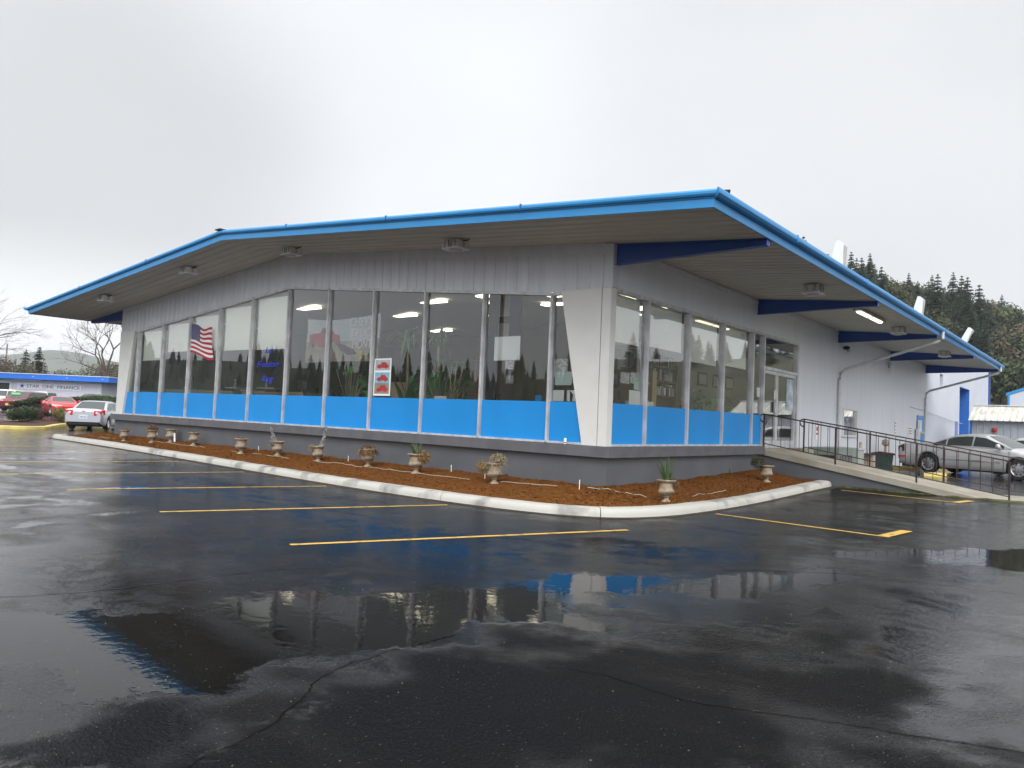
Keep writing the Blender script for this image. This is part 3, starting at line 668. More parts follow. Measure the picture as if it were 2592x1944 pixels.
for (x, y) in ((-15.9, 4.4), (-11.9, 6.9), (-8.9, 6.6), (-9.88, 8.3), (-14.5, 7.9), (-7.5, 8.4), (-5.6, 6.2), (-11.8, 10.5), (-4.2, 8.9), (-6.2, 10.8), (-3.1, 6.4), (-16, 11.4), (-2.2, 9.4), (-9.0, 12.2), (-1.6, 4.6)):
    mb = MB(); mb.box((x - .55, y - .16, zsof(x) - .065 - .05), (x + .55, y + .16, zsof(x) - .062)); o = mb.build('ceiling_light', m_lamp)
    tag(o, 'lit flat fluorescent panel set in the showroom ceiling', 'ceiling light', 'lit ceiling panels inside the showroom')

# ------------------------------------------------------------------ things fixed to or standing at the building
m_signred = mat('faded_sign_red', (.50, .20, .19), .6)
m_fix = mat('stained_fixture_white', (0.60, 0.58, 0.54), 0.5, c2=(0.33, 0.29, 0.25), vscale=12, stretch=(1, 1, 0.2), lo=0.4, hi=0.52)
m_lens = mat('dull_lens', (0.45, 0.43, 0.38), 0.3)
def soffit_light(x, y, along, label, group):
    z = zsof(x)
    t_ = thing('soffit_light', label, 'light fixture', (x, y, z), math.radians(0 if along == 'x' else 90), group)
    t_.rotation_euler = (0, 0, math.radians(0 if along == 'x' else 90))
    mb = MB(); mb.prism([(-.20, -.17, -.03), (.20, -.17, -.03), (.22, -.17, -.19), (-.22, -.17, -.19)], (0, .34, 0)); mb.build('housing', m_fix, t_)
    mb = MB(); mb.box((-.235, -.185, -.215), (.235, .185, -.192)); mb.build('door_frame', m_white, t_)
    mb = MB(); mb.lathe([(.10, -.25), (.14, -.235), (.15, -.216)], 14); mb.build('lens', m_lens, t_)
    mb = MB()
    for k in range(4): mb.box((-.15 + k * .1 - .004, -.176, -.16), (-.15 + k * .1 + .004, -.171, -.05))
    mb.build('cooling_slots', m_dark, t_)
    mb = MB(); mb.tube([(.2, 0, -.05), (.32, .02, -.045), (.38, .04, -.01)], .012, 6); mb.build('conduit', m_dark, t_)
    return t_
FL = 'square lights under the front eave'
soffit_light(-19.1, -1.45, 'x', 'square eave light at the far left end of the front soffit', FL)
soffit_light(-13.7, -1.35, 'x', 'square eave light in front of the flag window, second from the left end', FL)
soffit_light(-9.15, -0.95, 'x', 'square eave light just right of the roof ridge', FL)
soffit_light(-3.29, -0.90, 'x', 'largest looking square eave light, above the big plant window', FL)
SL_ = 'square lights under the side eave'
soffit_light(2.2, 4.7, 'y', 'square eave light between the first and second blue beams', SL_)
soffit_light(2.25, 12.3, 'y', 'square eave light beside the lit tube light', SL_)
soffit_light(2.2, 19.8, 'y', 'square eave light between the third and fourth blue beams', SL_)
t_ = thing('tube_light', 'lit twin fluorescent strip under the side eave above the ramp', 'tube light', (2.19, 9.4, zsof(2.19)))
mb = MB(); mb.box((-.10, -1.25, -.09), (.10, 1.25, -.035)); mb.build('housing', m_fix, t_)
m_tube = mat('lit_tube', (0.9, 0.85, 0.75), 0.5, emit=(1.0, 0.84, 0.62), estr=2.6)
for a, b_ in ((-1.1, -0.10), (0.10, 1.1)):
    mb = MB(); mb.prism([(-.06, a, -.092), (.06, a, -.092), (.04, a, -.13), (-.04, a, -.13)], (0, b_ - a, 0)); mb.build('tube', m_tube, t_)
mb = MB(); mb.tube([(-.05, -1.2, -.03), (-1.2, -1.2, .07)], .012, 5); mb.build('conduit', m_dark, t_)
# floodlight housings above the eave
for (y, sc_, tilt, lb) in ((5.35, 1.0, 0.0, 'largest looking white rooftop floodlight box nearest the roof corner'), (13.55, 1.0, 0.03, 'middle white rooftop floodlight box standing above the eave'), (21.6, .95, 0.22, 'farthest white rooftop floodlight box, leaning to the right')):
    t_ = thing('rooftop_floodlight', lb, 'floodlight', (2.5, y, zsof(2.5) + .2), 0, 'white floodlight boxes on the side eave')
    mb = MB(); mb.prism([(-.22, 0, 0.12), (.10, 0, 0.10), (.12, 0, .30), (.13 + tilt, 0, .82), (.04 + tilt, 0, .90), (-.03 + tilt, 0, .905)], (0, .26, 0)); mb.build('housing', m_white, t_)
    mb = MB(); mb.prism([(.122, .04, .38), (.122, .22, .38), (.140 + tilt, .22, .78), (.140 + tilt, .04, .78)], (.012, 0, 0)); mb.build('lens', m_lens, t_)
    mb = MB(); mb.box((-.06, .10, 0), (.06, .22, .13)); mb.build('bracket', m_galv, t_)
# downspouts
def pipe(name, pts, r, m, label, cat, group=None):
    mb = MB(); mb.tube(pts, r, 8); return tag(mb.build(name, m, smooth=True, angle=50), label, cat, group)
def downspout(yg, yw, ztop, label):
    z = zsof(OR)
    pts = [(OR + .07, yg, z + .13), (OR + .07, yg, z - .10), (OR + .0, yg, z - .17), (0.25, yw, ztop + .03), (0.09, yw, ztop - .10), (0.07, yw, ztop - .3), (0.07, yw, .10)]
    pipe('downspout', pts, .052, m_galv, label, 'downspout', 'grey downspouts on the side wall')
downspout(14.4, 14.25, 3.56, 'grey downspout running from the eave down beside the small side window')
downspout(28.0, 27.95, 3.60, 'grey downspout at the far end of the side wall by the blue door')
# wall lamps
t_ = thing('wall_lamp', 'small dark twin wall lamp under the third blue beam', 'wall lamp', (0.02, 14.85, 4.35))
mb = MB(); mb.lathe([(.05, -.04), (.11, 0), (.11, .05), (.04, .09)], 12, (.08, 0, 0)); mb.build('lamp_head', m_dark, t_)
mb = MB(); mb.tube([(0, 0, 0), (.1, 0, -.04), (.16, 0, -.12)], [.03, .04, .07], 8); mb.build('spot', m_lens, t_)
t_ = thing('wall_lamp', 'white bulb lamp on a curved arm below the fourth blue beam', 'wall lamp', (0.0, 21.0, 4.25))
mb = MB(); mb.tube([(.0, -2.6, -.25), (.02, -1.8, -.06), (.02, -.9, 0), (.04, 0, .02)], .018, 6); mb.build('conduit', m_galv, t_)
mb = MB(); mb.lathe([(.05, .12), (.09, .1), (.10, -.05), (.06, -.1)], 12, (.1, 0, 0)); mb.build('lamp_shade', m_white, t_)
mb = MB(); mb.lathe([(.02, -.32), (.06, -.26), (.06, -.2), (.03, -.1)], 12, (.1, 0, 0)); mb.build('bulb', m_paper, t_)
# cable on the side wall
pipe('cable', [(0.03, 25.0, 2.75), (.04, 28.0, 2.68), (.04, 34, 2.42), (.04, 38.5, 2.28)], .014, m_galv, 'thin cable sagging along the white side wall past the downspout', 'cable')
# meter box, signs on the side wall
t_ = thing('electric_meter', 'grey electric meter box with round meter in front of the blue side door', 'meter', (0.06, 26.15, 1.25))
mb = MB(); mb.box((0, -.16, -.25), (.12, .16, .55)); mb.build('box', m_galv, t_)
mb = MB(); mb.box((0, .22, .30), (.10, .62, .95)); mb.build('cabinet', m_white, t_)
mb = MB(); mb.lathe([(.11, -.06), (.13, -.04), (.13, .03), (.08, .06)], 12, (.12, .42, .36)); mb.build('meter_dial', m_lens, t_)
def board(name, x, y, z, w, h, label, lines, m=m_paper, cat='sign', ax='side'):
    t_ = thing(name, label, cat, (x, y, z))
    mb = MB()
    if ax == 'side': mb.box((0, 0, 0), (.015, w, h))
    else: mb.box((0, -.015, 0), (w, 0, h))
    mb.build('board', m, t_)
    return t_
t_ = board('wall_sign', 0.012, 12.05, 1.22, .28, .60, 'white notice with a red emblem on the side wall behind the ramp railing', 3)
mb = MB(); mb.box((.0155, .05, .28), (.019, .23, .40)); mb.build('emblem', m_red, t_)
text_on('lettering', 'NO', m_red, (.016, .06, .46), (0, 1, 0), (0, 0, 1), .09, .16, parent=t_)
text_on('lettering', 'PARKING', m_red, (.016, .03, .16), (0, 1, 0), (0, 0, 1), .06, .22, parent=t_)
t_ = board('wall_sign', 0.012, 22.2, 1.45, .24, .62, 'narrow white notice with red lines on the side wall left of the square one', 3)
mb = MB()
for k in range(4): mb.box((.0155, .03, .07 + k * .14), (.019, .21, .13 + k * .14))
mb.build('lettering', m_signred, t_)
t_ = board('wall_sign', 0.012, 24.7, 1.50, .66, .36, 'square white and red notice on the side wall left of the blue door', 3)
mb = MB()
for k in range(3): mb.box((.0155, .05, .04 + k * .11), (.019, .61, .10 + k * .11))
mb.build('lettering', m_signred, t_)
# ramp -----------------------------------------------------------------
def rampz(x): return 0.985 - 0.161 * x
RY0, RY1, RX1 = 7.52, 9.45, 5.85
m_rampw = m_base
ramp = thing('entrance_ramp', 'sloping concrete entrance ramp rising from the lot to the glass doors', 'ramp', (0, 0, 0))
mb = MB(); ns = 24
def gzr(x, y): return gh(x, y)
rows = []
for i in range(ns + 1):
    x = 0.03 + (RX1 - 0.03) * i / ns; z = max(rampz(x), gh(x, 8.4) + .012); zl = max(z - .17, gh(x, 8) - .05)
    j = 0.006 * mnoise.noise(Vector((x * 5, 2, 0)))
    rows.append([(x, RY0 + .02, zl), (x, RY0 - .03 + j, zl + .01), (x, RY0 - .03 + j, z - .015), (x, RY0, z), (x, RY1, z), (x, RY1 + .03, z - .015), (x, RY1 + .03, zl), (x, RY1 - .02, zl)])
ids = mb.grid(rows); mb.face(ids[0][::-1]); mb.face(ids[-1]); mb.build('deck', m_concrete, ramp, smooth=True, angle=30)
mb = MB(); mb.prism([(0.05, RY0 + .03, -.1), (5.4, RY0 + .03, -.1), (5.4, RY0 + .03, rampz(5.4) - .1), (0.05, RY0 + .03, rampz(.05) - .12)], (0, RY1 - RY0 - .06, 0)); mb.build('side_wall', m_base, ramp)
mb = MB(); mb.box((0.035, 9.5, .1), (.5, 10.4, .98)); mb.build('landing', m_concrete, ramp)
def railing(y, label, x0, x1, curl):
    t_ = thing('handrail', label, 'railing', (0, 0, 0), 0, 'iron handrails of the ramp')
    hx = lambda x: max(rampz(x), .10)
    posts = [x0 + (x1 - x0) * k / 3 for k in range(4)]
    for x in posts:
        mb = MB(); mb.box((x - .018, y - .018, hx(x) - .02), (x + .018, y + .018, hx(x) + .90)); mb.build('post', m_rail, t_)
    mb = MB(); top = [(x0 - .02, y, hx(x0) + .70), (x0 - .09, y, hx(x0) + .74), (x0 - .12, y, hx(x0) + .82), (x0 - .08, y, hx(x0) + .90), (x0, y, hx(x0) + .915), (x1, y, hx(x1) + .915)]
    mb.tube(top, .019, 6); mb.build('top_rail', m_rail, t_)
    mb = MB(); mb.tube([(x0, y, hx(x0) + .14), (x1, y, hx(x1) + .14)], .013, 5); mb.build('bottom_rail', m_rail, t_)
    n = 0; x = x0 + .22
    while x < x1 - .1:
        if min(abs(x - p) for p in posts) > .08:
            mb = MB(); mb.tube([(x, y, hx(x) + .14), (x, y, hx(x) + .91)], .0075, 4); mb.build('baluster', m_rail, t_)
        x += .235
railing(7.62, 'rusty black iron handrail along the near edge of the ramp', .08, 5.54, 1)
railing(9.36, 'rusty black iron handrail along the far edge of the ramp', .55, 5.7, 1)
# cylinder on the ledge
t_ = thing('drink_can', 'small white can standing on the grey ledge left of the corner pillar', 'can', (-0.86, -0.12, 1.032))
mb = MB(); mb.lathe([(.02, 0), (.026, .006), (.026, .105), (.021, .118), (.018, .12)], 12); mb.build('can_body', m_paper, t_, smooth=True, angle=40)
mb = MB(); mb.lathe([(.0265, .02), (.0265, .045)], 12); mb.build('label_band', m_strawleaf, t_)

# ------------------------------------------------------------------ urns
URN = [(0.0, 0), (.105, 0), (.105, .022), (.085, .035), (.052, .055), (.044, .085), (.052, .10), (.066, .108), (.060, .12), (.085, .135), (.125, .165), (.148, .205), (.152, .235), (.143, .26), (.134, .30), (.132, .355), (.140, .385), (.165, .405), (.190, .415), (.193, .435), (.180, .443), (.155, .438), (.148, .41), (0.0, .405)]
mb = MB(); mb.lathe(URN[1:-1], 24)
for k in range(24):
    a = 2 * math.pi * k / 24
    mb.tube([(.128 * math.cos(a), .128 * math.sin(a), .16), (.155 * math.cos(a), .155 * math.sin(a), .21), (.145 * math.cos(a), .145 * math.sin(a), .25)], [.006, .009, .005], 4)
urn_mesh = mb.build('urn_proto', m_urn, smooth=True, angle=40).data
bpy.data.objects.remove(bpy.data.objects['urn_proto'])
def blades(mb, n, base, rx, length, droop, width, up=0.7, curl=0.3, side=None, seed=0):
    rnd = random.Random(seed)
    for _ in range(n):
        a = rnd.uniform(0, 2 * math.pi) if side is None else side + rnd.gauss(0, 0.55)
        r = rnd.uniform(0, rx); p = Vector(base) + Vector((math.cos(a) * r, math.sin(a) * r, 0))
        d = Vector((math.cos(a), math.sin(a), up * rnd.uniform(.5, 1.6))).normalized(); L_ = length * rnd.uniform(.5, 1.15); seg = 5
        w = width * rnd.uniform(.5, 1.3); prev = None
        sd_ = d.cross(Vector((0, 0, 1))); sd_ = sd_.normalized() if sd_.length > 1e-4 else Vector((1, 0, 0))
        for k in range(seg + 1):
            ww = w * (1 - (k / seg) ** 1.5) + .0008
            cur = (mb.vert(p - sd_ * ww), mb.vert(p + sd_ * ww))
            if prev: mb.face((prev[0], prev[1], cur[1], cur[0]))
            prev = cur; p = p + d * (L_ / seg)
            d = (d + Vector((rnd.gauss(0, curl), rnd.gauss(0, curl), -droop + rnd.gauss(0, curl * .4))) * 0.5).normalized()
def tuft(mb, n, c, r, s, seed=0, flat=1.0):
    rnd = random.Random(seed)
    for _ in range(n):
        while True:
            q = Vector((rnd.uniform(-1, 1), rnd.uniform(-1, 1), rnd.uniform(-1, 1)))
            if q.length < 1: break
        q = Vector(c) + Vector((q.x * r, q.y * r, q.z * r * flat))
        a = Vector((rnd.gauss(0, 1), rnd.gauss(0, 1), rnd.gauss(0, 1))).normalized(); b_ = a.cross(Vector((rnd.gauss(0, 1), rnd.gauss(0, 1), rnd.gauss(0, 1)))).normalized()
        l = s * rnd.uniform(.6, 1.4); w = l * rnd.uniform(.25, .5)
        mb.poly((q - a * l, q + b_ * w, q + a * l, q - b_ * w))
camdir = math.atan2(-0.635, -0.771)   # image-left direction in plan
LFT = camdir; RGT = camdir + math.pi
US = [(-18.76, -.69, 'small urn with a dry brown tuft, leftmost of the row', 'brownlow'), (-16.98, -.57, 'urn heaped with dead brown foliage, second from the left end', 'brown'),
 (-16.16, -.36, 'urn with a faint yellow green sprig, third from the left end', 'sprig'), (-14.57, -.42, 'plain urn with a few dead leaves, right of the white marker stake', 'few'),
 (-11.21, -.82, 'urn with a low brown mat and a thin straw stem bent to the left', 'low'), (-9.79, -.60, 'urn with whitish withered stalk and straw clump hanging left', 'white1'),
 (-7.88, -.70, 'urn with a tall white withered stalk curling upward', 'white2'), (-6.01, -.68, 'urn wrapped in drooping brown dead leaves', 'droop'),
 (-4.21, -.86, 'urn with green spikes above an ochre clump spilling right', 'spike'), (-1.96, -.89, 'urn covered by bushy dead stems hanging on both sides', 'bushy'),
 (1.25, 0.05, 'urn with tall green spiky grass, nearest the building corner', 'grass'), (0.98, 5.5, 'urn with a dark green shrub leaning left, beside the ramp', 'shrub')]
for i, (x, y, lb, kind) in enumerate(US):
    z = mulch_z(x, y) - .012
    t_ = thing('urn_planter', lb, 'planter', (x, y, z), random.uniform(0, 6.28) * 0, 'stone urn planters in the mulch bed')
    t_.rotation_euler = (random.uniform(-.03, .03), random.uniform(-.03, .03), 0); s_ = random.uniform(.86, .98); t_.scale = (s_, s_, s_)
    o = bpy.data.objects.new('urn', urn_mesh); col.objects.link(o); o.parent = t_
    mb = MB(); mb.lathe([(.146, .38), (.145, .405), (.01, .415)], 16); mb.build('soil', m_soil, t_)
    mb = MB(); m_ = m_dryleaf; B = (0, 0, .40); sd = i * 11
    if kind == 'brownlow': tuft(mb, 160, (0, 0, .43), .16, .035, sd, .5); blades(mb, 20, B, .1, .12, .5, .004, seed=sd)
    elif kind == 'brown': tuft(mb, 420, (0, 0, .48), .19, .04, sd, .75); blades(mb, 50, B, .12, .2, .8, .005, seed=sd)
    elif kind == 'sprig': blades(mb, 30, B, .1, .2, .5, .004, seed=sd); m_ = m_grnleaf
    elif kind == 'few': tuft(mb, 26, (-.03, -.05, .44), .08, .035, sd, .6); blades(mb, 14, B, .06, .12, .6, .005, seed=sd)
    elif kind == 'low': tuft(mb, 60, (0, 0, .43), .13, .03, sd, .3); blades(mb, 8, B, .12, .42, 1.0, .004, up=.3, side=LFT, seed=sd)
    elif kind in ('white1', 'white2'):
        tall = .55 if kind == 'white2' else .42
        sx_, sy_ = (.10 * math.cos(RGT), .10 * math.sin(RGT)) if kind == 'white2' else (.12 * math.cos(LFT), .12 * math.sin(LFT))
        for k in range(9): u = k / 8; tuft(mb, 34, (sx_ * (1 + u) + .02 * math.sin(k * 2), sy_ * (1 + u), .42 + tall * u), .055 * (1.15 - u * .6), .03, sd + k)
        mb.tube([(0, 0, .4), (sx_, sy_, .42 + tall * .4), (sx_ * 2, sy_ * 2, .42 + tall)], .006, 4); m_ = m_wgrey
        mb.build('withered_stalk', m_, t_); mb = MB(); m_ = m_strawleaf
        tuft(mb, 330, (.16 * math.cos(LFT), .16 * math.sin(LFT), .38), .12, .028, sd, .9); blades(mb, 40, B, .12, .28, 1.1, .004, side=LFT, seed=sd)
    elif kind == 'droop': blades(mb, 170, B, .15, .34, 1.5, .013, up=.5, seed=sd); tuft(mb, 420, (0, 0, .38), .20, .04, sd, .7)
    elif kind == 'spike':
        blades(mb, 46, B, .06, .42, .25, .007, up=2.2, seed=sd); mb.build('spikes', m_grnleaf, t_); mb = MB()
        tuft(mb, 560, (.15 * math.cos(RGT), .15 * math.sin(RGT), .36), .17, .028, sd, .9); blades(mb, 80, B, .12, .34, 1.3, .004, side=RGT, seed=sd); m_ = mat('ochre_dead_leaf', (0.34, 0.20, 0.06), .8, var=.5, vscale=20)
    elif kind == 'bushy':
        tuft(mb, 480, (.24 * math.cos(LFT), .24 * math.sin(LFT), .34), .15, .022, sd, .8); m_ = mat('ochre_dead_leaf', (0.34, 0.20, 0.06), .8); mb.build('ochre_clump', m_, t_); mb = MB()
        tuft(mb, 620, (.08 * math.cos(RGT), .08 * math.sin(RGT), .50), .21, .026, sd, .6); blades(mb, 110, B, .14, .36, 1.2, .003, curl=.5, seed=sd); m_ = m_strawleaf
    elif kind == 'grass':
        blades(mb, 80, B, .06, .52, .16, .007, up=3.2, curl=.12, seed=sd); blades(mb, 9, B, .05, .75, .25, .003, up=1.3, side=LFT, seed=sd + 1); mb.build('grass_blades', m_grnleaf, t_); mb = MB()
        tuft(mb, 420, (.13 * math.cos(RGT), .13 * math.sin(RGT), .36), .12, .025, sd, 1.0); blades(mb, 50, B, .12, .28, 1.3, .003, side=RGT, seed=sd); m_ = m_dryleaf
    elif kind == 'shrub': tuft(mb, 900, (.24 * math.cos(LFT), .24 * math.sin(LFT), .52), .20, .022, sd, .85); tuft(mb, 60, (.15 * math.cos(LFT), .15 * math.sin(LFT), .36), .10, .022, sd + 1); m_ = mat('dark_green_leaf', (0.035, 0.055, 0.025), .6, c2=(0.09, 0.06, 0.03), vscale=14)
    mb.build('plant', m_, t_)
# irrigation line and markers
HP = catmull([(-21.0, -.62, 0), (-17, -.5, 0), (-13, -.62, 0), (-9.5, -.75, 0), (-6, -.85, 0), (-3, -.86, 0), (-1.2, -.72, 0), (0.1, -.48, 0), (.75, -.1, 0), (1.1, .4, 0), (1.15, 1.5, 0), (1.08, 3.0, 0)], 10)
mb = MB(); seg = []
def flush():
    global seg
    if len(seg) > 2: mb.tube(seg, .008, 5)
    seg = []
for i, p in enumerate(resample(HP, .12)):
    hid = mnoise.noise(Vector((p.x * 1.1, p.y * 1.1, 9))) > .12
    if hid: flush()
    else: seg.append((p.x, p.y + .012 * math.sin(p.x * 5), mulch_z(p.x, p.y) + .014))
flush()
tag(mb.build('irrigation_hose', mat('beige_hose', (0.42, 0.38, 0.30), .6, var=.2)), 'thin beige irrigation hose half buried along the mulch bed', 'hose')
for (x, y, hh, w, lb) in ((-15.9, -.35, .30, .05, 'white printed marker stake standing between two urns at the left'), (-11.0, -.4, .13, .012, 'short white peg left of the straw clump urn'), (-7.15, -.35, .15, .012, 'short white peg left of the drooping brown urn'),
                      (-3.7, -.3, .15, .012, 'leaning white peg right of the ochre clump urn'), (-2.45, -.62, .10, .012, 'tiny white peg at the foot of the bushy urn'), (-.15, -.62, .18, .014, 'upright white peg in the mulch just left of the building corner'),
                      (0.45, 1.6, .13, .012, 'dark leaning peg near the wall behind the grass urn'), (0.3, 5.0, .15, .012, 'dark peg by the side wall left of the ramp urn')):
    z = mulch_z(x, y)
    mb = MB(); a = random.uniform(-.12, .12); mb.prism([(-w / 2, 0, -.03), (w / 2, 0, -.03), (w / 2 + a * hh, 0, hh), (-w / 2 + a * hh, 0, hh)], (0, .01, 0))
    o = mb.build('marker_stake', m_dark if 'dark' in lb else m_paper); o.location = (x, y, z); o.rotation_euler = (0, 0, .69); tag(o, lb, 'stake', 'pegs in the mulch bed')
# plant tag leaf by the wall
t_ = thing('plant_sign', 'pale leaf shaped plate leaning on the wall between the two leftmost urns', 'plate', (-17.75, -.12, .33), .69)
mb = MB(); P = [(0.09 * math.cos(a) * (1 if math.sin(a) < .2 else .8), 0, .13 + .14 * math.sin(a)) for a in np.linspace(0, 6.28, 14)[:-1]]; mb.prism(P, (0, .012, 0)); mb.build('plate', m_wgrey, t_)

# ------------------------------------------------------------------ small things by the side wall
m_green = mat('dark_green_bin', (0.02, 0.055, 0.045), .45, var=.2)
t_ = thing('trash_cart', 'dark green wheeled trash cart by the tail of the silver car', 'trash cart', (0.60, 17.9, .12), .25)
mb = MB(); mb.prism([(-.27, -.3, .0), (.27, -.3, .0), (.33, -.36, .62), (-.33, -.36, .62)], (0, .6, 0)); mb.build('bin', m_green, t_)
mb = MB(); mb.prism([(-.36, -.40, .62), (.40, -.40, .62), (.37, -.40, .68), (-.1, -.40, .73), (-.42, -.40, .66)], (0, .76, 0)); mb.build('lid', mat('dark_red_lid', (0.03, 0.014, 0.018), .5), t_)
for s_ in (-.3, .3):
    mb = MB(); mb.tube([(s_ - .03, .28, .09), (s_ + .03, .28, .09)], .1, 12); mb.build('wheel', m_black, t_)
t_ = thing('air_conditioner', 'green grey air conditioner unit with dark grille behind the ramp', 'air conditioner', (0.75, 11.4, .1), 0)
mb = MB(); mb.box((-.42, -.95, 0), (.42, .95, .93)); mb.build('cabinet', mat('sage_metal', (0.22, 0.26, 0.22), .6, var=.2), t_)
mb = MB(); mb.box((.422, -.85, .12), (.43, .4, .72)); mb.box((-.35, -.958, .12), (.35, -.952, .72)); mb.build('grille', m_dark, t_)
mb = MB()
for k in range(9): mb.box((.431, -.85 + k * .15, .12), (.436, -.84 + k * .15, .72))
mb.build('fins', m_galv, t_)
t_ = thing('utility_box', 'small pale green utility cabinet right of the air conditioner', 'utility box', (0.7, 13.4, .1), 0)
mb = MB(); mb.box((-.3, -.35, 0), (.3, .35, .86)); mb.build('cabinet', mat('pale_sage', (0.40, 0.43, 0.37), .6, var=.15), t_); mb = MB(); mb.prism([(-.33, -.38, .86), (.33, -.38, .86), (.33, -.38, .90), (-.33, -.38, .93)], (0, .76, 0)); mb.build('lid', m_galv, t_)
t_ = thing('vent_pipe', 'slim beige vent pipe standing by the side wall', 'pipe', (0.6, 14.9, .1)); mb = MB(); mb.tube([(0, 0, 0), (0, 0, 1.02)], .05, 10); mb.build('pipe', mat('beige_pipe', (.55, .42, .34), .6), t_); mb = MB(); mb.lathe([(.055, 1.02), (.06, 1.05), (.02, 1.1)], 10); mb.build('cap', m_wgrey, t_)
t_ = thing('vent_pipe', 'beige pipe with a ball shaped cap behind the trash cart', 'pipe', (0.45, 18.9, .1)); mb = MB(); mb.tube([(0, 0, 0), (0, 0, .95)], .06, 10); mb.build('pipe', MATS['beige_pipe'], t_); mb = MB(); mb.lathe([(.05, .93), (.12, .98), (.14, 1.06), (.12, 1.14), (.04, 1.2)], 12); mb.build('cap', mat('brown_cap', (.35, .24, .2), .6), t_)
t_ = thing('wall_bench', 'low shelf of boards on beige blocks along the white side wall', 'shelf', (0.3, 15.9, .1)); mb = MB(); mb.box((-.2, -1.3, .62), (.2, 1.6, .66)); mb.build('board', m_dark, t_)
for yy in (-1.0, 1.3):
    mb = MB(); mb.box((-.18, yy - .12, 0), (.18, yy + .12, .62)); mb.build('block', MATS['beige_pipe'], t_)
for (x, y, a, lb) in ((0.55, 20.6, .1, 'yellow painted wheel stop at the tail of the silver car'), (1.2, 23.2, .15, 'yellow painted wheel stop farther back under the silver car'), (2.5, 16.6, .5, 'short broken yellow wheel stop near the rear wheel')):
    mb = MB(); L_ = .75 if 'short' not in lb else .35
    mb.prism([(-L_, -.1, 0), (-L_, .1, 0), (-L_, .06, .12), (-L_, -.06, .12)], (2 * L_, 0, 0)); o = mb.build('wheel_stop', m_ykerb); o.location = (x, y, gh(x, y)); o.rotation_euler = (0, 0, a); tag(o, lb, 'wheel stop', 'yellow wheel stops by the side wall')
# moss at the foot of the ramp
mb = MB(); rows = []
for x in np.arange(2.0, 6.3, .08):
    w = .03 + .09 * abs(mnoise.noise(Vector((x * 3, 0, 5)))) + (.10 if x > 5.2 else 0)
    rows.append([(x, RY0 - w, gh(x, 7.4) + .006), (x, RY0 - w * .5, gh(x, 7.4) + .03), (x, RY0 - .028, gh(x, 7.4) + .04)])
mb.grid(rows); tag(mb.build('moss', mat('green_brown_moss', (0.10, 0.12, 0.025), .9, c2=(0.035, 0.022, 0.012), vscale=8, bump=.5, bscale=80)), 'green and brown moss along the foot of the ramp', 'moss', kind='stuff')

# ------------------------------------------------------------------ inside the showroom and on the glass
m_flagr = mat('flag_red', (0.42, 0.02, 0.035), .7); m_flagw = mat('flag_white', (0.78, 0.76, 0.76), .7); m_flagb = mat('flag_blue', (0.02, 0.025, 0.13), .7)
fl = thing('flag', 'waving American flag decal on the third window from the left pillar', 'flag', (-16.02, .034, 3.19))
def fp(u, v):                      # u along the fly, v downwards
    w = 1.28 * u + .20 * u * v; top = .91 - .22 * u + .045 * math.sin(u * 7.5) * (.3 + u); h_ = .90 + .10 * u
    x = 1.30 * u + .22 * u * v * v; z = top - h_ * v + .035 * math.sin(u * 9 + v * 3) * u
    return (x, 0, z)
for (nm, m_, off) in (('red_stripes', m_flagr, 0), ('white_stripes', m_flagw, 1)):
    mb = MB()
    for k in range(off, 13, 2):
        u0 = .44 if k < 7 else 0
        rows = [[fp(u0 + (1 - u0) * i / 14, (k + j) / 13) for j in (0, 1)] for i in range(15)]; mb.grid(rows)
    mb.build(nm, m_, fl)
mb = MB(); mb.grid([[fp(.44 * i / 6, 7 / 13 * j / 4) for j in range(5)] for i in range(7)]); mb.build('blue_canton', m_flagb, fl)
mb = MB()
for i in range(9):
    for j in range(11):
        if (i + j) % 2 == 0:
            p = fp(.44 * (j + .9) / 11.8, 7 / 13 * (i + .9) / 9.8); P = []
            for q in range(10):
                rr = .022 if q % 2 == 0 else .010; a = math.pi / 2 + q * math.pi / 5; P.append((p[0] + rr * math.cos(a), -.002, p[2] + rr * math.sin(a)))
            mb.poly(P)
mb.build('stars', m_flagw, fl)
m_script = mat('cobalt_script_paint', (0.02, 0.05, 0.50), .5)
t_ = thing('window_lettering', 'slanted blue script reading Let Freedom Ring on the glass', 'lettering', (0, 0, 0))
text_on('lettering', 'Let', m_script, (-11.66, .034, 3.06), (1, 0, 0), (0, 0, 1), .17, .40, shear=.45, parent=t_)
text_on('lettering', 'Freedom', m_script, (-12.05, .034, 2.66), (1, 0, 0), (0, 0, 1), .17, 1.12, shear=.45, parent=t_)
text_on('lettering', 'Ring', m_script, (-11.76, .034, 2.24), (1, 0, 0), (0, 0, 1), .17, .60, shear=.45, parent=t_)
# banner hung behind the glass
bn = thing('banner', 'hanging truck sale banner with red pickup picture and slanted white lettering', 'banner', (0, .55, 0))
m_bsky = mat('banner_pale_sky', (0.62, 0.68, 0.72), .8, c2=(0.46, 0.52, 0.56), vscale=1.2); m_bgrd = mat('banner_dusty_ground', (0.46, 0.40, 0.33), .8, c2=(0.26, 0.22, 0.18), vscale=3)
def bpnt(u, v):
    x = -10.42 + 3.12 * u; top = 4.05 - .10 * math.sin(math.pi * u); bot = 2.80 + .02 * math.sin(math.pi * u)
    return (x, .03 * math.sin(u * 9) + .02 * math.sin(v * 6), top + (bot - top) * v)
for nm, m_, v0, v1 in (('sky_print', m_bsky, 0, .52), ('ground_print', m_bgrd, .52, 1)):
    mb = MB(); mb.grid([[bpnt(i / 24, v0 + (v1 - v0) * j / 6) for j in range(7)] for i in range(25)]); mb.build(nm, m_, bn)
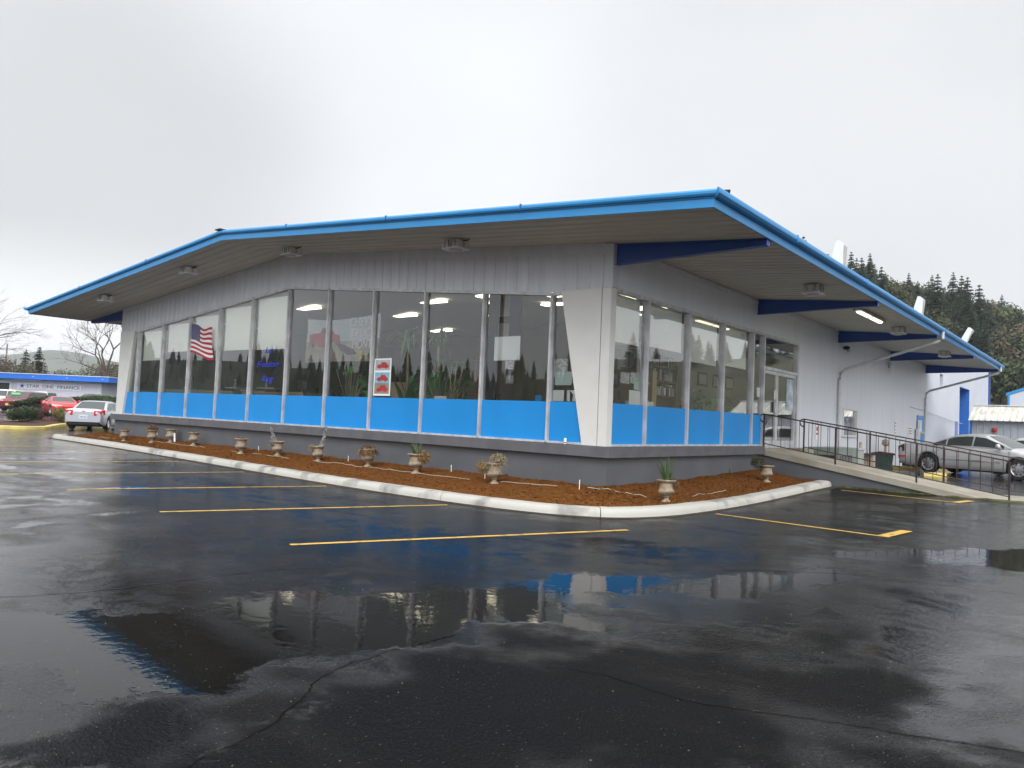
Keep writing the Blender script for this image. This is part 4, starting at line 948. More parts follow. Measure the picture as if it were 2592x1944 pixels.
m_btr = mat('banner_red_truck', (0.50, 0.05, 0.05), .7, c2=(.30, .03, .03), vscale=5)
def shp(mb, pts, ox, oz, sx_, sz_, y=-.06): mb.prism([(ox + a * sx_, y, oz + b_ * sz_) for a, b_ in pts], (0, .008, 0))
truck = [(0, .1), (0, .62), (.08, .7), (.36, .72), (.42, .98), (.68, .96), (.82, .66), (.98, .55), (1.0, .15), (.9, .05), (.86, .22), (.74, .24), (.68, .04), (.3, 0), (.26, .2), (.14, .22), (.1, .06)]
mb = MB(); shp(mb, truck, -10.2, 3.22, 1.35, .55); mb.build('truck_print', m_btr, bn)
mb = MB(); shp(mb, [(.46, .9), (.66, .88), (.76, .67), (.46, .68)], -10.2, 3.22, 1.35, .55, -.07); mb.build('truck_window_print', m_dark, bn)
mb = MB(); mb.prism([(-9.0, -.06, 3.35), (-8.3, -.06, 3.15), (-8.1, -.06, 3.0), (-8.45, -.06, 2.98), (-8.8, -.06, 3.12)], (0, .008, 0)); mb.build('tow_hook_print', m_dark, bn)
for s_, z, w, x in (('CHEVY', 3.74, .98, -8.42), ('TRUCK', 3.45, 1.02, -8.36), ('MONTH', 3.14, .98, -8.28)): text_on('lettering', s_, m_flagw, (x, -.075, z), (1, 0, 0), (0, 0, 1), .23, w, shear=.2, parent=bn)
m_gold = mat('gold_emblem', (0.62, 0.42, 0.10), .4, var=.3, vscale=8)
mb = MB(); shp(mb, [(0, .3), (.34, .36), (.36, 0), (.66, 0), (.68, .42), (1, .5), (1, .72), (.68, .68), (.66, 1), (.36, 1), (.34, .62), (0, .56)], -8.15, 2.86, .5, .22, -.075); mb.build('bow_tie_emblem', m_gold, bn)
mb = MB(); mb.tube([(-10.42, 0, 4.05), (-11.4, .1, 4.75)], .006, 4); mb.tube([(-7.30, 0, 4.05), (-6.5, .1, 4.75)], .006, 4); mb.build('cord', m_wgrey, bn)
# poster with three car pictures
po = thing('poster', 'tall white poster with three red car pictures stuck low on the glass', 'poster', (-6.80, .028, 1.90))
mb = MB(); mb.box((0, 0, 0), (.62, .006, .91)); mb.build('sheet', m_paper, po)
carsil = [(0, .15), (.02, .45), (.15, .6), (.3, .62), (.42, .95), (.75, .95), (.88, .6), (1, .5), (1, .15), (.88, .1), (.84, 0), (.72, 0), (.68, .12), (.34, .12), (.3, 0), (.18, 0), (.14, .12)]
for k, (zz, sky_) in enumerate(((.62, (.45, .5, .52)), (.31, (.25, .5, .66)), (.05, (.32, .27, .22)))):
    mb = MB(); mb.box((.04, -.004, zz), (.58, 0, zz + .26)); mb.build('picture', mat('picture_ground_%s' % ('pale', 'blue', 'brown')[k], sky_, .6, var=.3, vscale=6), po)
    mb = MB(); mb.prism([(.11 + .42 * a, -.006, zz + .04 + .17 * b_) for a, b_ in carsil], (0, .002, 0)); mb.build('car_print', m_btr, po)
# sheets and notices
def sheet(x0, z0, x1, z1, lb, m=m_paper, y=.045, side=False, tilt=0):
    mb = MB()
    if side: mb.box((-y - .004, x0, z0), (-y, x1, z1))
    else: mb.box((x0, y, z0), (x1, y + .004, z1))
    tag(mb.build('paper_sheet', m), lb, 'paper', 'papers stuck inside the windows')
sheet(-2.99, 2.71, -2.28, 3.22, 'large white folded sheet in the window left of the tapered corner pillar', y=.12)
sheet(-2.66, 2.52, -2.43, 2.70, 'small printed sheet directly below the large white one', m_paperg, .12)
sheet(-2.63, 2.22, -2.42, 2.39, 'small blank sheet below the printed one', m_wgrey, .12)
sheet(-1.34, 2.19, -.93, 2.46, 'pale green sheet beside the slanting edge of the corner pillar', mat('pale_green_paper', (.55, .66, .62), .7), .12)
sheet(-1.36, 1.87, -1.09, 2.09, 'white sheet at the bottom of the window left of the corner pillar', y=.10)
sheet(-1.02, 1.87, -.80, 2.09, 'tilted white sheet touching the foot of the pillar', y=.10)
sheet(-1.58, 2.36, -1.20, 2.74, 'grey printed sheet behind the mullion near the corner pillar', m_paperg, .35)
sheet(-4.83, 1.86, -4.44, 1.93, 'long white card lying on top of the blue panel', y=.2)
sheet(-1.85, 1.86, -1.68, 1.98, 'small sky blue card above the blue panel', m_bluepan, .15)
sheet(.93, 1.86, 1.50, 2.15, 'large blank sheet low in the first side window', side=True, y=.10)
sheet(1.14, 2.17, 1.40, 2.34, 'pale green note above the large blank side sheet', MATS['pale_green_paper'], side=True, y=.12)
sheet(.65, 2.27, .99, 2.49, 'grey printed form at the upper left of the first side window', m_paperg, side=True, y=.14)
sheet(1.03, 2.29, 1.38, 2.51, 'grey printed form at the upper right of the first side window', m_paperg, side=True, y=.14)
sheet(7.38, 2.33, 7.60, 2.58, 'white notice in the narrow window beside the entrance door', side=True, y=.05)
sheet(8.60, 2.32, 8.72, 2.58, 'small white notice on the left entrance door', side=True, y=.03)
sheet(9.55, 2.05, 10.1, 2.95, 'tall poster with pale mountains on the right entrance door', mat('mountain_poster', (.62, .68, .74), .6, c2=(.3, .38, .44), vscale=4), side=True, y=.03)
# tall dark structure behind the glass (framed stand)
t_ = thing('display_stand', 'tall black display frame with grey panels behind the front glass', 'display stand', (-3.75, .75, 1.0))
m_dkst = mat('matt_black_metal', (.012, .012, .012), .6)
mb = MB(); mb.box((0, 0, .0), (.28, .05, 3.7)); mb.build('upright', m_dkst, t_)
mb = MB(); mb.box((.62, 0, 2.2), (.95, .05, 3.7)); mb.build('upright', m_dkst, t_)
mb = MB(); mb.box((.28, 0, 2.62), (.95, .05, 2.76)); mb.build('cross_bar', m_dkst, t_)
mb = MB(); mb.box((.28, .02, 2.76), (.62, .04, 3.6)); mb.build('panel', m_iwall, t_)
mb = MB(); mb.box((.28, .02, 2.1), (.62, .04, 2.62)); mb.build('panel', m_iwall, t_)
t_ = thing('wire_rack', 'orange wire rack standing left in the window before the corner', 'rack', (-3.85, .5, 1.0))
m_orng = mat('orange_wire', (.45, .17, .03), .5)
mb = MB()
for xx in (0, .26): mb.tube([(xx, 0, 0), (xx, 0, 1.9)], .010, 4)
mb.build('posts', m_orng, t_)
for k in range(7):
    mb = MB(); mb.tube([(0, 0, .25 + k * .25), (0, -.10, .25 + k * .25), (.26, -.10, .25 + k * .25), (.26, 0, .25 + k * .25)], .007, 4); mb.build('shelf_wire', m_orng, t_)
# office furniture
m_desk = mat('tan_laminate', (.50, .38, .22), .6, var=.1); m_grcab = mat('grey_green_cabinet', (.36, .38, .33), .6); m_brn = mat('brown_wood_panel', (.10, .045, .022), .5, var=.3, vscale=5); m_screen = mat('dark_screen', (.02, .022, .025), .25)
def desk(x, y, w, d, lb, m=m_desk, h=1.05):
    t_ = thing('counter', lb, 'counter', (x, y, 1.0)); mb = MB(); mb.box((0, 0, h - .05), (w, d, h)); mb.build('worktop', m, t_); mb = MB(); mb.box((.03, .05, 0), (w - .03, d - .05, h - .05)); mb.build('body', m, t_); return t_
desk(-20.3, 1.3, 2.9, .7, 'grey green counter behind the leftmost windows', m_grcab, 1.02); desk(-17.3, 1.2, 2.0, .7, 'tan counter right of the flag', m_desk, .99); desk(-15.2, 1.4, .6, .5, 'short tan box counter by the spray bottle', m_desk); desk(-13.7, 1.0, 2.6, .8, 'light wood counter under the blue script', mat('light_wood', (.58, .42, .24), .6, var=.15, vscale=5), .98)
desk(-8.4, 2.6, 3.0, .7, 'low brown cabinet behind the plants', mat('mid_brown', (.24, .16, .09), .6), 1.15)
desk(-7.9, 1.5, .9, .5, 'plain cardboard coloured cabinet by the poster', mat('cardboard', (.45, .33, .19), .8), 1.32)
def monitor(x, y, z, rz, lb, w=.5, h=.34):
    t_ = thing('monitor', lb, 'monitor', (x, y, z), rz, 'computer monitors on the counters'); mb = MB(); mb.box((-w / 2, -.02, .1), (w / 2, .02, .1 + h)); mb.build('screen', m_screen, t_); mb = MB(); mb.box((-.03, -.02, .02), (.03, .03, .12)); mb.box((-.12, -.08, 0), (.12, .1, .02)); mb.build('stand', m_black, t_)
monitor(-19.3, 1.7, 2.02, .3, 'computer monitor on the grey green counter'); monitor(-16.6, 1.6, 2.0, -.2, 'computer monitor on the tan counter'); monitor(-15.9, 1.5, 2.0, .1, 'second computer monitor on the tan counter, nearer the bottle'); monitor(-12.0, 1.6, 1.98, .2, 'computer monitor on the light wood counter', .4, .3)
def bottle(x, y, z, lb):
    t_ = thing('spray_bottle', lb, 'bottle', (x, y, z), 0, 'clear spray bottles in the windows'); mb = MB(); mb.lathe([(.04, 0), (.045, .02), (.045, .12), (.018, .17), (.014, .2)], 10); mb.build('bottle', m_wgrey, t_); mb = MB(); mb.box((-.05, -.012, .2), (.03, .012, .235)); mb.build('trigger', m_paper, t_)
bottle(-14.05, .55, 2.10, 'clear spray bottle in the window left of the blue script'); bottle(-12.3, .55, 2.10, 'clear spray bottle below the blue script')
for x, w in ((-14.4, .7), (-12.6, .9)):
    mb = MB(); mb.box((x, .4, 2.05), (x + w, .75, 2.09)); tag(mb.build('window_shelf', m_grcab), 'narrow shelf carrying a spray bottle, %s' % ('left of the script' if x < -14 else 'below the script'), 'shelf')
def office_chair(x, y, rz, lb):
    t_ = thing('office_chair', lb, 'chair', (x, y, 1.0), rz, 'black office chairs'); mb = MB(); mb.box((-.25, -.25, .45), (.25, .25, .53)); mb.build('seat', m_black, t_)
    mb = MB(); mb.prism([(-.24, .22, .6), (.24, .22, .6), (.27, .24, 1.0), (.18, .26, 1.22), (-.18, .26, 1.22), (-.27, .24, 1.0)], (0, .08, 0)); mb.build('backrest', m_black, t_); mb = MB(); mb.tube([(0, 0, .1), (0, 0, .45)], .03, 8); mb.build('column', m_black, t_)
    for k in range(5):
        a = k * 1.2566; mb = MB(); mb.tube([(0, 0, .12), (.3 * math.cos(a), .3 * math.sin(a), .06)], .02, 5); mb.build('leg', m_black, t_)
office_chair(-15.4, 2.6, .5, 'black office chair behind the tan counter'); office_chair(-13.2, 2.6, -.4, 'black office chair behind the light wood counter'); office_chair(-18.5, 2.6, .2, 'black office chair behind the grey green counter')
# partitions seen through the right windows
def door_frame(x0, x1, y, lb, h=2.25, side=False):
    t_ = thing('partition_frame', lb, 'partition', (0, 0, 1.0)); P = ((x0, x0 + .07), (x1 - .07, x1))
    for a, b_ in P:
        mb = MB(); mb.box((a, y, 0), (b_, y + .1, h)) if not side else mb.box((y, a, 0), (y + .1, b_, h)); mb.build('upright', m_alum, t_)
    mb = MB(); mb.box((x0 + .07, y, h - .07), (x1 - .07, y + .1, h)) if not side else mb.box((y, x0 + .07, h - .07), (y + .1, x1 - .07, h)); mb.build('header', m_alum, t_)
    mb = MB(); mb.box((x0, y + .03, 0), (x1, y + .05, .9)) if not side else mb.box((y + .03, x0, 0), (y + .05, x1, .9)); mb.build('panel', m_iwall, t_)
door_frame(-2.1, -.5, 2.0, 'aluminium office partition just inside the corner'); door_frame(2.2, 4.0, -1.9, 'aluminium office partition behind the second side window', side=True); door_frame(4.4, 6.2, -2.3, 'aluminium office partition behind the third side window', side=True)
cb = thing('notice_board', 'crowded notice board of grey papers inside the first side windows', 'notice board', (-1.6, 2.4, 1.9))
mb = MB(); mb.box((0, -1.2, 0), (.03, 1.0, 1.3)); mb.build('board', mat('cork', (.28, .22, .15), .9, var=.2), cb)
rn = random.Random(5)
for k in range(16):
    a = -1.15 + rn.random() * 1.9; z = .05 + rn.random() * 1.0; mb = MB(); mb.box((.032 + k * .001, a, z), (.034 + k * .001, a + .2, z + .26)); mb.build('pinned_paper', rn.choice([m_paper, m_paperg, m_wgrey, MATS['pale_green_paper']]), cb)
bk = thing('bookcase', 'dark bookcase crammed with catalogues behind the third side window', 'bookcase', (-1.3, 4.6, 1.0))
mb = MB(); mb.box((-.3, -.6, 0), (-.27, .7, 2.0)); mb.box((-.27, -.6, 0), (0, -.57, 2.0)); mb.box((-.27, .67, 0), (0, .7, 2.0))
for k in range(6): mb.box((-.27, -.57, .1 + k * .36), (0, .67, .13 + k * .36))
mb.build('case', m_brn, bk)
for k in range(6):
    yy = -.55
    while yy < .6:
        w = rn.uniform(.03, .09); mb = MB(); mb.box((-.25, yy, .131 + k * .36), (-.04 - rn.random() * .05, yy + w - .004, .131 + k * .36 + rn.uniform(.16, .30)))
        if k > 2: mb.build('book', rn.choice([m_paper, m_paperg, m_wgrey, m_dark, m_black, m_galv]), bk)
        yy += w
t_ = thing('cabinet', 'brown wooden cabinet with a beige side behind the second side window', 'cabinet', (-.9, 2.55, 1.0)); mb = MB(); mb.box((-.4, 0, 0), (0, .75, 1.75)); mb.build('body', m_brn, t_); mb = MB(); mb.box((-.4, .752, 0), (0.002, .95, 1.72)); mb.build('side_panel', m_desk, t_)
t_ = thing('box_of_papers', 'open white box spilling papers in the second side window', 'box', (-.45, 1.95, 1.84)); mb = MB(); mb.box((-.2, -.25, 0), (.2, .25, .12)); mb.build('box', m_paper, t_); mb = MB(); mb.prism([(-.05, 0, .13), (.2, .05, .05), (.22, .35, .02), (-.03, .3, .14)], (0, 0, .01)); mb.build('loose_sheet', m_wgrey, t_)
mb = MB(); mb.box((-.75, .3, 1.75), (-.15, 6.9, 1.82)); tag(mb.build('window_counter', m_grcab), 'long counter running inside the side windows', 'counter')
t_ = thing('plush_turkey', 'orange and purple stuffed toy sitting in the third side window', 'toy', (-.35, 3.75, 1.82))
mb = MB(); mb.lathe([(.05, 0), (.12, .03), (.14, .10), (.10, .19), (.05, .23)], 12); mb.build('body', m_orng, t_, smooth=True); mb = MB(); mb.lathe([(.02, .21), (.055, .24), (.06, .29), (.02, .33)], 10); mb.build('head', mat('toy_yellow', (.6, .42, .05), .8), t_, smooth=True)
mb = MB()
mb.lathe([(.065, .20), (.075, .215), (.065, .235)], 12); mb.build('scarf', mat('toy_purple', (.3, .05, .35), .8), t_); mb = MB(); mb.prism([(.02, -.02, .04), (.02, -.20, .03), (.02, -.22, .13), (.02, -.06, .17)], (.06, 0, 0)); mb.build('wing', m_dark, t_)
t_ = thing('trophy', 'small gold trophy on the side window counter', 'trophy', (-.4, 2.15, 1.96)); mb = MB(); mb.lathe([(.05, 0), (.05, .03), (.012, .05), (.012, .3), (.03, .36), (.06, .40), (.015, .44)], 10); mb.build('cup', m_gold, t_, smooth=True)
office_chair(-.75, .45, 2.0, 'black office chair just inside the corner of the side wall')
for (x, y, z0, w3) in ((-2.0, 8.9, 2.65, 'middle'), (-2.0, 7.9, 2.65, 'leftmost'), (-2.0, 9.8, 2.65, 'rightmost')):
    t_ = thing('picture_frame', w3 + ' of three dark framed pictures on the lobby wall inside the entrance', 'picture', (x, y, z0), 0, 'framed pictures behind the entrance'); mb = MB(); mb.box((0, 0, 0), (.02, .6, .4)); mb.build('frame', m_dark, t_); mb = MB(); mb.box((.021, .06, .06), (.024, .54, .34)); mb.build('print', m_grcab, t_)
mb = MB(); mb.box((-2.15, 7.3, 1.0), (-2.02, 11.5, 3.3)); mb.build('lobby_wall', m_iwall, bld)
t_ = thing('armchair', 'dark green armchair just inside the entrance doors', 'chair', (-1.0, 9.2, 1.0)); m_gch = mat('green_upholstery', (.06, .12, .10), .7)
mb = MB(); mb.box((-.35, -.35, .15), (.35, .35, .45)); mb.build('seat', m_gch, t_); mb = MB(); mb.box((-.42, -.35, .3), (-.3, .35, .95)); mb.build('backrest', m_gch, t_)
for s_ in (-1, 1):
    mb = MB(); mb.box((-.3, s_ * .36, .15), (.35, s_ * .46, .62)); mb.build('armrest', m_gch, t_)
# house plants
m_pot = mat('clay_pot', (.25, .12, .07), .8); m_leafg = mat('house_plant_green', (.10, .34, .07), .5, c2=(.16, .40, .12), vscale=5); m_stem = mat('pale_stem', (.62, .56, .34), .7, var=.3)
def leaf(mb, p, d, L_, w, droop=.5, n=5):
    p = Vector(p); d = Vector(d).normalized(); prev = None
    s_ = d.cross(Vector((0, 0, 1))); s_ = s_.normalized() if s_.length > 1e-3 else Vector((1, 0, 0))
    for k in range(n + 1):
        ww = w * math.sin(math.pi * (k / n) ** .8 * .98 + .03)
        cur = (mb.vert(p - s_ * ww), mb.vert(p + Vector((0, 0, -ww * .15))), mb.vert(p + s_ * ww))
        if prev: mb.face((prev[0], prev[1], cur[1], cur[0])); mb.face((prev[1], prev[2], cur[2], cur[1]))
        prev = cur; p = p + d * L_ / n; d = (d + Vector((0, 0, -droop / n * 1.6))).normalized()
def house_plant(x, y, lb, h, seed, kind):
    rn = random.Random(seed); t_ = thing('house_plant', lb, 'plant', (x, y, 1.0), 0, 'tall house plants behind the front glass')
    mb = MB(); mb.lathe([(.16, 0), (.22, .38), (.24, .40), (.24, .44), (.20, .44)], 14); mb.build('pot', m_pot, t_, smooth=True, angle=40)
    st = MB(); lf = MB()
    if kind == 'palm':
        pts = [(0, 0, .4), (.05, .02, h * .5), (.02 + rn.uniform(-.1, .1), .05, h)]; st.tube(pts, [.05, .04, .028], 7)
        for k in range(16):
            a = rn.uniform(0, 6.28); leaf(lf, (pts[2][0], pts[2][1], h - rn.random() * .15), (math.cos(a), math.sin(a), rn.uniform(.5, 2.2)), rn.uniform(.7, 1.25), .035, rn.uniform(1.2, 2.2), 8)
        for k in range(6): a = rn.uniform(0, 6.28); leaf(lf, (0, 0, .5 + k * .1), (math.cos(a) * .4, math.sin(a) * .4, 1), .9, .09, .5)
    elif kind == 'broad':
        for k in range(26):
            a = rn.uniform(0, 6.28); b0 = Vector((0, 0, .45)); top = Vector((math.cos(a) * rn.uniform(.1, .55), math.sin(a) * rn.uniform(.1, .5), rn.uniform(.7, h))); st.tube([b0, top * .6 + Vector((0, 0, .15)), top], .008, 4)
            leaf(lf, top, (math.cos(a), math.sin(a), rn.uniform(-.3, .7)), rn.uniform(.25, .5), rn.uniform(.07, .13), 1.0)
    elif kind == 'whorl':
        st.tube([(0, 0, .4), (.1, 0, .9), (.45, -.1, .75)], .012, 5)
        for (cx, cy, cz) in ((0.1, -.1, h), (.35, -.15, h - .15), (-.2, 0, h - .25), (.2, .1, h - .5)):
            st.tube([(0, 0, .4), (cx * .6, cy, cz * .6), (cx, cy, cz)], .01, 4)
            for k in range(7): a = k * .9 + rn.random() * .3; leaf(lf, (cx, cy, cz), (math.cos(a), math.sin(a), .35), .28, .055, .7)
    st.build('stem', m_stem, t_); lf.build('leaves', m_leafg, t_)
house_plant(-6.65, .95, 'tall palm like plant with a bare pale stem behind the poster window', 2.35, 3, 'palm'); house_plant(-5.55, .95, 'tall drooping palm like plant in the middle of its window', 2.25, 4, 'palm')
house_plant(-5.2, .85, 'broad leaved plant low in the plant window', 1.5, 5, 'broad'); house_plant(-5.75, 1.6, 'bushy dark plant behind the palm stems', 1.9, 6, 'broad'); house_plant(-4.75, .8, 'umbrella leaved plant right in the plant window', 1.75, 7, 'whorl')
house_plant(-8.75, .9, 'hanging leafy plant left of the poster, below the banner', 1.85, 8, 'broad'); house_plant(-6.3, 1.3, 'small green plant at the foot of the pale palm stem', 1.15, 9, 'broad'); house_plant(-.6, 6.0, 'small leafy plant inside the third and fourth side windows', 1.2, 10, 'broad'); house_plant(-1.3, 7.35, 'leafy plant in the narrow window beside the door', 1.5, 12, 'broad')

# ------------------------------------------------------------------ cars
m_carglass = mat('car_glass', (0.035, 0.045, 0.045), 0.03, spec=0.9)
m_tyre = mat('tyre_rubber', (0.014, 0.014, 0.014), 0.75)
m_rim = mat('bright_alloy', (0.60, 0.60, 0.62), 0.22, 0.85)
m_under = mat('under_body', (0.01, 0.01, 0.01), 0.8)
m_tail = mat('red_tail_lens', (0.55, 0.015, 0.02), 0.15, coat=.6)
m_head = mat('clear_head_lens', (0.70, 0.71, 0.70), 0.1, coat=.8)
m_plate = mat('licence_plate', (0.62, 0.66, 0.72), 0.4)
m_chrome = mat('chrome', (0.75, 0.75, 0.76), 0.12, 0.95)
def interp(x, P): return float(np.interp(x, [p[0] for p in P], [p[1] for p in P]))
def wheel(par, x, y, r, w, side, spokes=7, rimc=None):
    wh = bpy.data.objects.new('wheel', None); col.objects.link(wh); wh.parent = par; wh.location = (x, y, r); wh.empty_display_size = .1
    mb = MB(); prof = [(r * .66, -w / 2), (r * .93, -w / 2), (r, -w * .36), (r, w * .36), (r * .93, w / 2), (r * .66, w / 2)]
    rings = [[mb.vert((a * math.cos(2 * math.pi * k / 28), z, a * math.sin(2 * math.pi * k / 28))) for k in range(28)] for a, z in prof]
    for i in range(5):
        for k in range(28): mb.face((rings[i][k], rings[i + 1][k], rings[i + 1][(k + 1) % 28], rings[i][(k + 1) % 28]))
    mb.build('tyre', m_tyre, wh, smooth=True, angle=40)
    mb = MB(); yo = side * w * .42; R = r * .66
    for k in range(28):
        a0, a1 = 2 * math.pi * k / 28, 2 * math.pi * (k + 1) / 28
        for (ra, rb, ya, yb) in ((R * 1.02, R * .9, yo + side * .012, yo), (R * .9, R * .84, yo, yo - side * .05)):
            mb.poly([(ra * math.cos(a0), ya, ra * math.sin(a0)), (rb * math.cos(a0), yb, rb * math.sin(a0)), (rb * math.cos(a1), yb, rb * math.sin(a1)), (ra * math.cos(a1), ya, ra * math.sin(a1))])
    for k in range(spokes):
        a = 2 * math.pi * k / spokes; c, s_ = math.cos(a), math.sin(a)
        for (w0, w1) in ((.035, .05),):
            P = [(R * .12 * c - w0 * s_, yo, R * .12 * s_ + w0 * c), (R * .92 * c - w1 * s_, yo - side * .01, R * .92 * s_ + w1 * c), (R * .92 * c + w1 * s_, yo - side * .01, R * .92 * s_ - w1 * c), (R * .12 * c + w0 * s_, yo, R * .12 * s_ - w0 * c)]
            mb.prism(P, (0, -side * .03, 0))
    mb.prism([(R * .2 * math.cos(k * .628), yo + side * .012, R * .2 * math.sin(k * .628)) for k in range(10)], (0, -side * .04, 0))
    mb.build('rim', rimc or m_rim, wh)
    mb = MB(); mb.prism([(R * .95 * math.cos(k * .3), yo - side * .07, R * .95 * math.sin(k * .3)) for k in range(21)], (0, -side * .02, 0)); mb.build('brake_disc', m_under, wh)
def make_car(name, label, cat, loc, rz, paint, L_=4.85, Wd=1.80, H=1.45, wb=2.85, r=.33, hood=.92, belt=.95, deck=1.0, nose=.72, tail=.98,
             cowl=1.25, roof_f=.35, roof_b=-.95, bl=-1.75, sill=.22, kind='sedan', scale=1.0, group=None, headl=True, plate=True, wb_off=.05, spokes=7, black_bumper=False, roof_paint=None):
    """x forward. cowl..bl: base of windscreen / base of rear glass; roof_f..roof_b flat part of roof."""
    t_ = thing(name, label, cat, loc, rz, group)
    if scale != 1: t_.scale = (scale,) * 3
    hl, hw = L_ / 2, Wd / 2; fx, rx = wb / 2 + wb_off, -wb / 2 + wb_off
    top = [(-hl, deck - .16), (-hl + .05, deck - .04), (-hl + .16, deck), (bl, belt + .03), (cowl, belt + .02), (cowl + .15, hood + .01), (hl - .55, hood - .06), (hl - .16, nose + .08), (hl, nose - .10)]
    half = [(-hl, hw * .86), (-hl + .12, hw * .94), (-hl + .5, hw * .985), (-hl + 1.1, hw), (hl - 1.1, hw), (hl - .45, hw * .965), (hl - .15, hw * .88), (hl, hw * .76)]
    bot = [(-hl, .40), (-hl + .08, .30), (-hl + .45, sill), (hl - .45, sill), (hl - .08, .24), (hl, .34)]
    xs = sorted(set(list(np.round(np.arange(-hl, hl + .001, .06), 3)) + [round(hl, 3), -round(hl, 3)] + [round(c_ + s_ * (r + .055) * f__, 3) for c_ in (fx, rx) for s_ in (-1, 1) for f__ in (.5, .8, .93, 1.0, 1.004)]))
    ra = r + .055
    rows = []; open_ = []
    for x in xs:
        zt = interp(x, top); w = interp(x, half); zb = interp(x, bot); za = zb
        for c_ in (fx, rx):
            if abs(x - c_) < ra: za = max(za, r + math.sqrt(max(0, ra * ra - (x - c_) ** 2)))
        sh = zt - .10; zc = max(za + .01, (sh + za) / 2 if False else min(sh - .05, max(za + .01, .62)))
        row = [(x, 0, zt + .012), (x, w * .55, zt + .006), (x, w * .86, zt - .022), (x, w * .955, sh + .01), (x, w * .995, max(za + .03, sh - .10)), (x, w, max(za + .02, zc)), (x, w * .995, max(za + .012, min(zc, za + .16))), (x, w * .965, max(za + .004, za + .05) if za > zb + .02 else za + .05), (x, w * .93, za)]
        rows.append(row)
    full = [[(a, -b_, c_) for a, b_, c_ in reversed(row[1:])] + row for row in rows]
    mb = MB(); ids = mb.grid(full); mb.face(ids[0][::-1]); mb.face(ids[-1]); mb.build('body', paint, t_, smooth=True, angle=42)
    mb = MB(); mb.box((-hl + .12, -hw * .80, .17), (hl - .12, hw * .80, .5)); mb.build('underbody', m_under, t_)
    mb = MB()
    for c_ in (fx, rx): mb.box((c_ - ra - .02, -hw * .90, .3), (c_ + ra + .02, hw * .90, r + ra + .03))
    mb.build('wheel_wells', m_under, t_)
    # greenhouse
    wt, wg = hw * .70, hw * .90
    def gz(x): return interp(x, [(bl, belt), (roof_b, H - .045), (roof_b + .35, H), (roof_f - .35, H), (roof_f, H - .04), (cowl, belt)])
    def sect(x, off=0.0):
        zr = gz(x); k = (zr - belt) / (H - belt); ww = wg + (wt - wg) * k
        return [(x, 0, zr + .012 * k + off), (x, ww * .55, zr + .008 * k + off), (x, ww * .88, zr - .010 * k + off), (x, ww + off * .4, zr - .055 * k), (x, wg + (ww - wg) * .5 + off, belt + (zr - belt) * .5 - .02 * k), (x, wg + off, belt - .01)]
    gxs = sorted(set([bl, roof_b, roof_f, cowl] + list(np.linspace(bl, cowl, 34))))
    rows = [sect(x) for x in gxs]; full = [[(a, -b_, c_) for a, b_, c_ in reversed(row[1:])] + row for row in rows]
    mb = MB(); mb.grid(full); mb.build('cabin', roof_paint or paint, t_, smooth=True, angle=50)
    def glassband(nm, x0, x1, yf=.86):
        rr = []
        for x in np.linspace(x0, x1, 8):
            q = sect(x, .006); rr.append([(x, s_ * q[2][1] * yf / .88 * (.97 if abs(s_) == 1 else 1) if j else 0, (q[2][2] if abs(s_) == 1 else q[1][2] if abs(s_) == .5 else q[0][2]) + .004) for s_, j in ((-1, 1), (-.5, 1), (0, 0), (.5, 1), (1, 1))])
        mb = MB(); mb.grid(rr); return mb.build(nm, m_carglass, t_, smooth=True)
    glassband('windscreen', roof_f + .04, cowl - .03)
    if kind != 'pickup' or True: glassband('rear_window', bl + .05, roof_b - .03)
    # side windows
    def sidept(x, v, s_):
        q = sect(x, .008); lo, mid, hi = q[5], q[4], q[3]
        p = Vector(lo).lerp(Vector(mid), v * 2) if v < .5 else Vector(mid).lerp(Vector(hi), (v - .5) * 2)
        return (p.x, s_ * (p.y + .004), p.z)
    xa, xb = (bl + .22, cowl - .20)
    pillars = {'sedan': [xa, (xa + roof_b) / 2 + .1, .5 * (roof_f + roof_b) + .12, xb], 'coupe': [roof_b - .35, roof_b + .15, xb], 'suv': [bl + .12, bl + .85, .5 * (roof_f + roof_b) + .5, xb], 'pickup': [bl + .12, .5 * (bl + roof_f) + .1, xb]}[kind]
    for s_ in (-1, 1):
        for a, b_ in zip(pillars, pillars[1:]):
            rr = []
            for x in np.linspace(a + .025, b_ - .025, 9):
                k = (gz(x) - belt) / (H - belt)
                rr.append([sidept(x, v, s_) for v in np.linspace(.10, .90 if k > .25 else .75, 4)])
            mb = MB(); mb.grid(rr, flip=(s_ > 0)); mb.build('side_window', m_carglass, t_, smooth=True)
        mb = MB(); mb.lathe([(.02, -.07), (.06, -.06), (.075, 0), (.06, .07), (.02, .08)], 10, (cowl - .32, s_ * (hw + .10), belt + .06)); mb.box((cowl - .36, s_ * (hw - .06), belt + .0), (cowl - .28, s_ * (hw + .06), belt + .035)); mb.build('door_mirror', paint, t_, smooth=True)
        for hx in ((pillars[-2] - .22), (pillars[-2] - 1.02)) if kind != 'coupe' else ((pillars[-2] - .1),):
            mb = MB(); mb.box((hx - .09, s_ * (hw - .01), belt - .16), (hx + .09, s_ * (hw + .012), belt - .125)); mb.build('door_handle', paint, t_)
        for gx_ in (pillars[-2] + .0, pillars[-1] + .16) + ((pillars[-2] - .88,) if kind != 'coupe' else ()):
            mb = MB(); mb.box((gx_ - .004, s_ * (hw - .03), sill + .1), (gx_ + .004, s_ * (hw + .0015), belt - .1)); mb.build('door_gap', m_dark, t_)
        wheel(t_, fx, s_ * (hw - .125), r, .21, s_, spokes); wheel(t_, rx, s_ * (hw - .125), r, .21, s_, spokes)
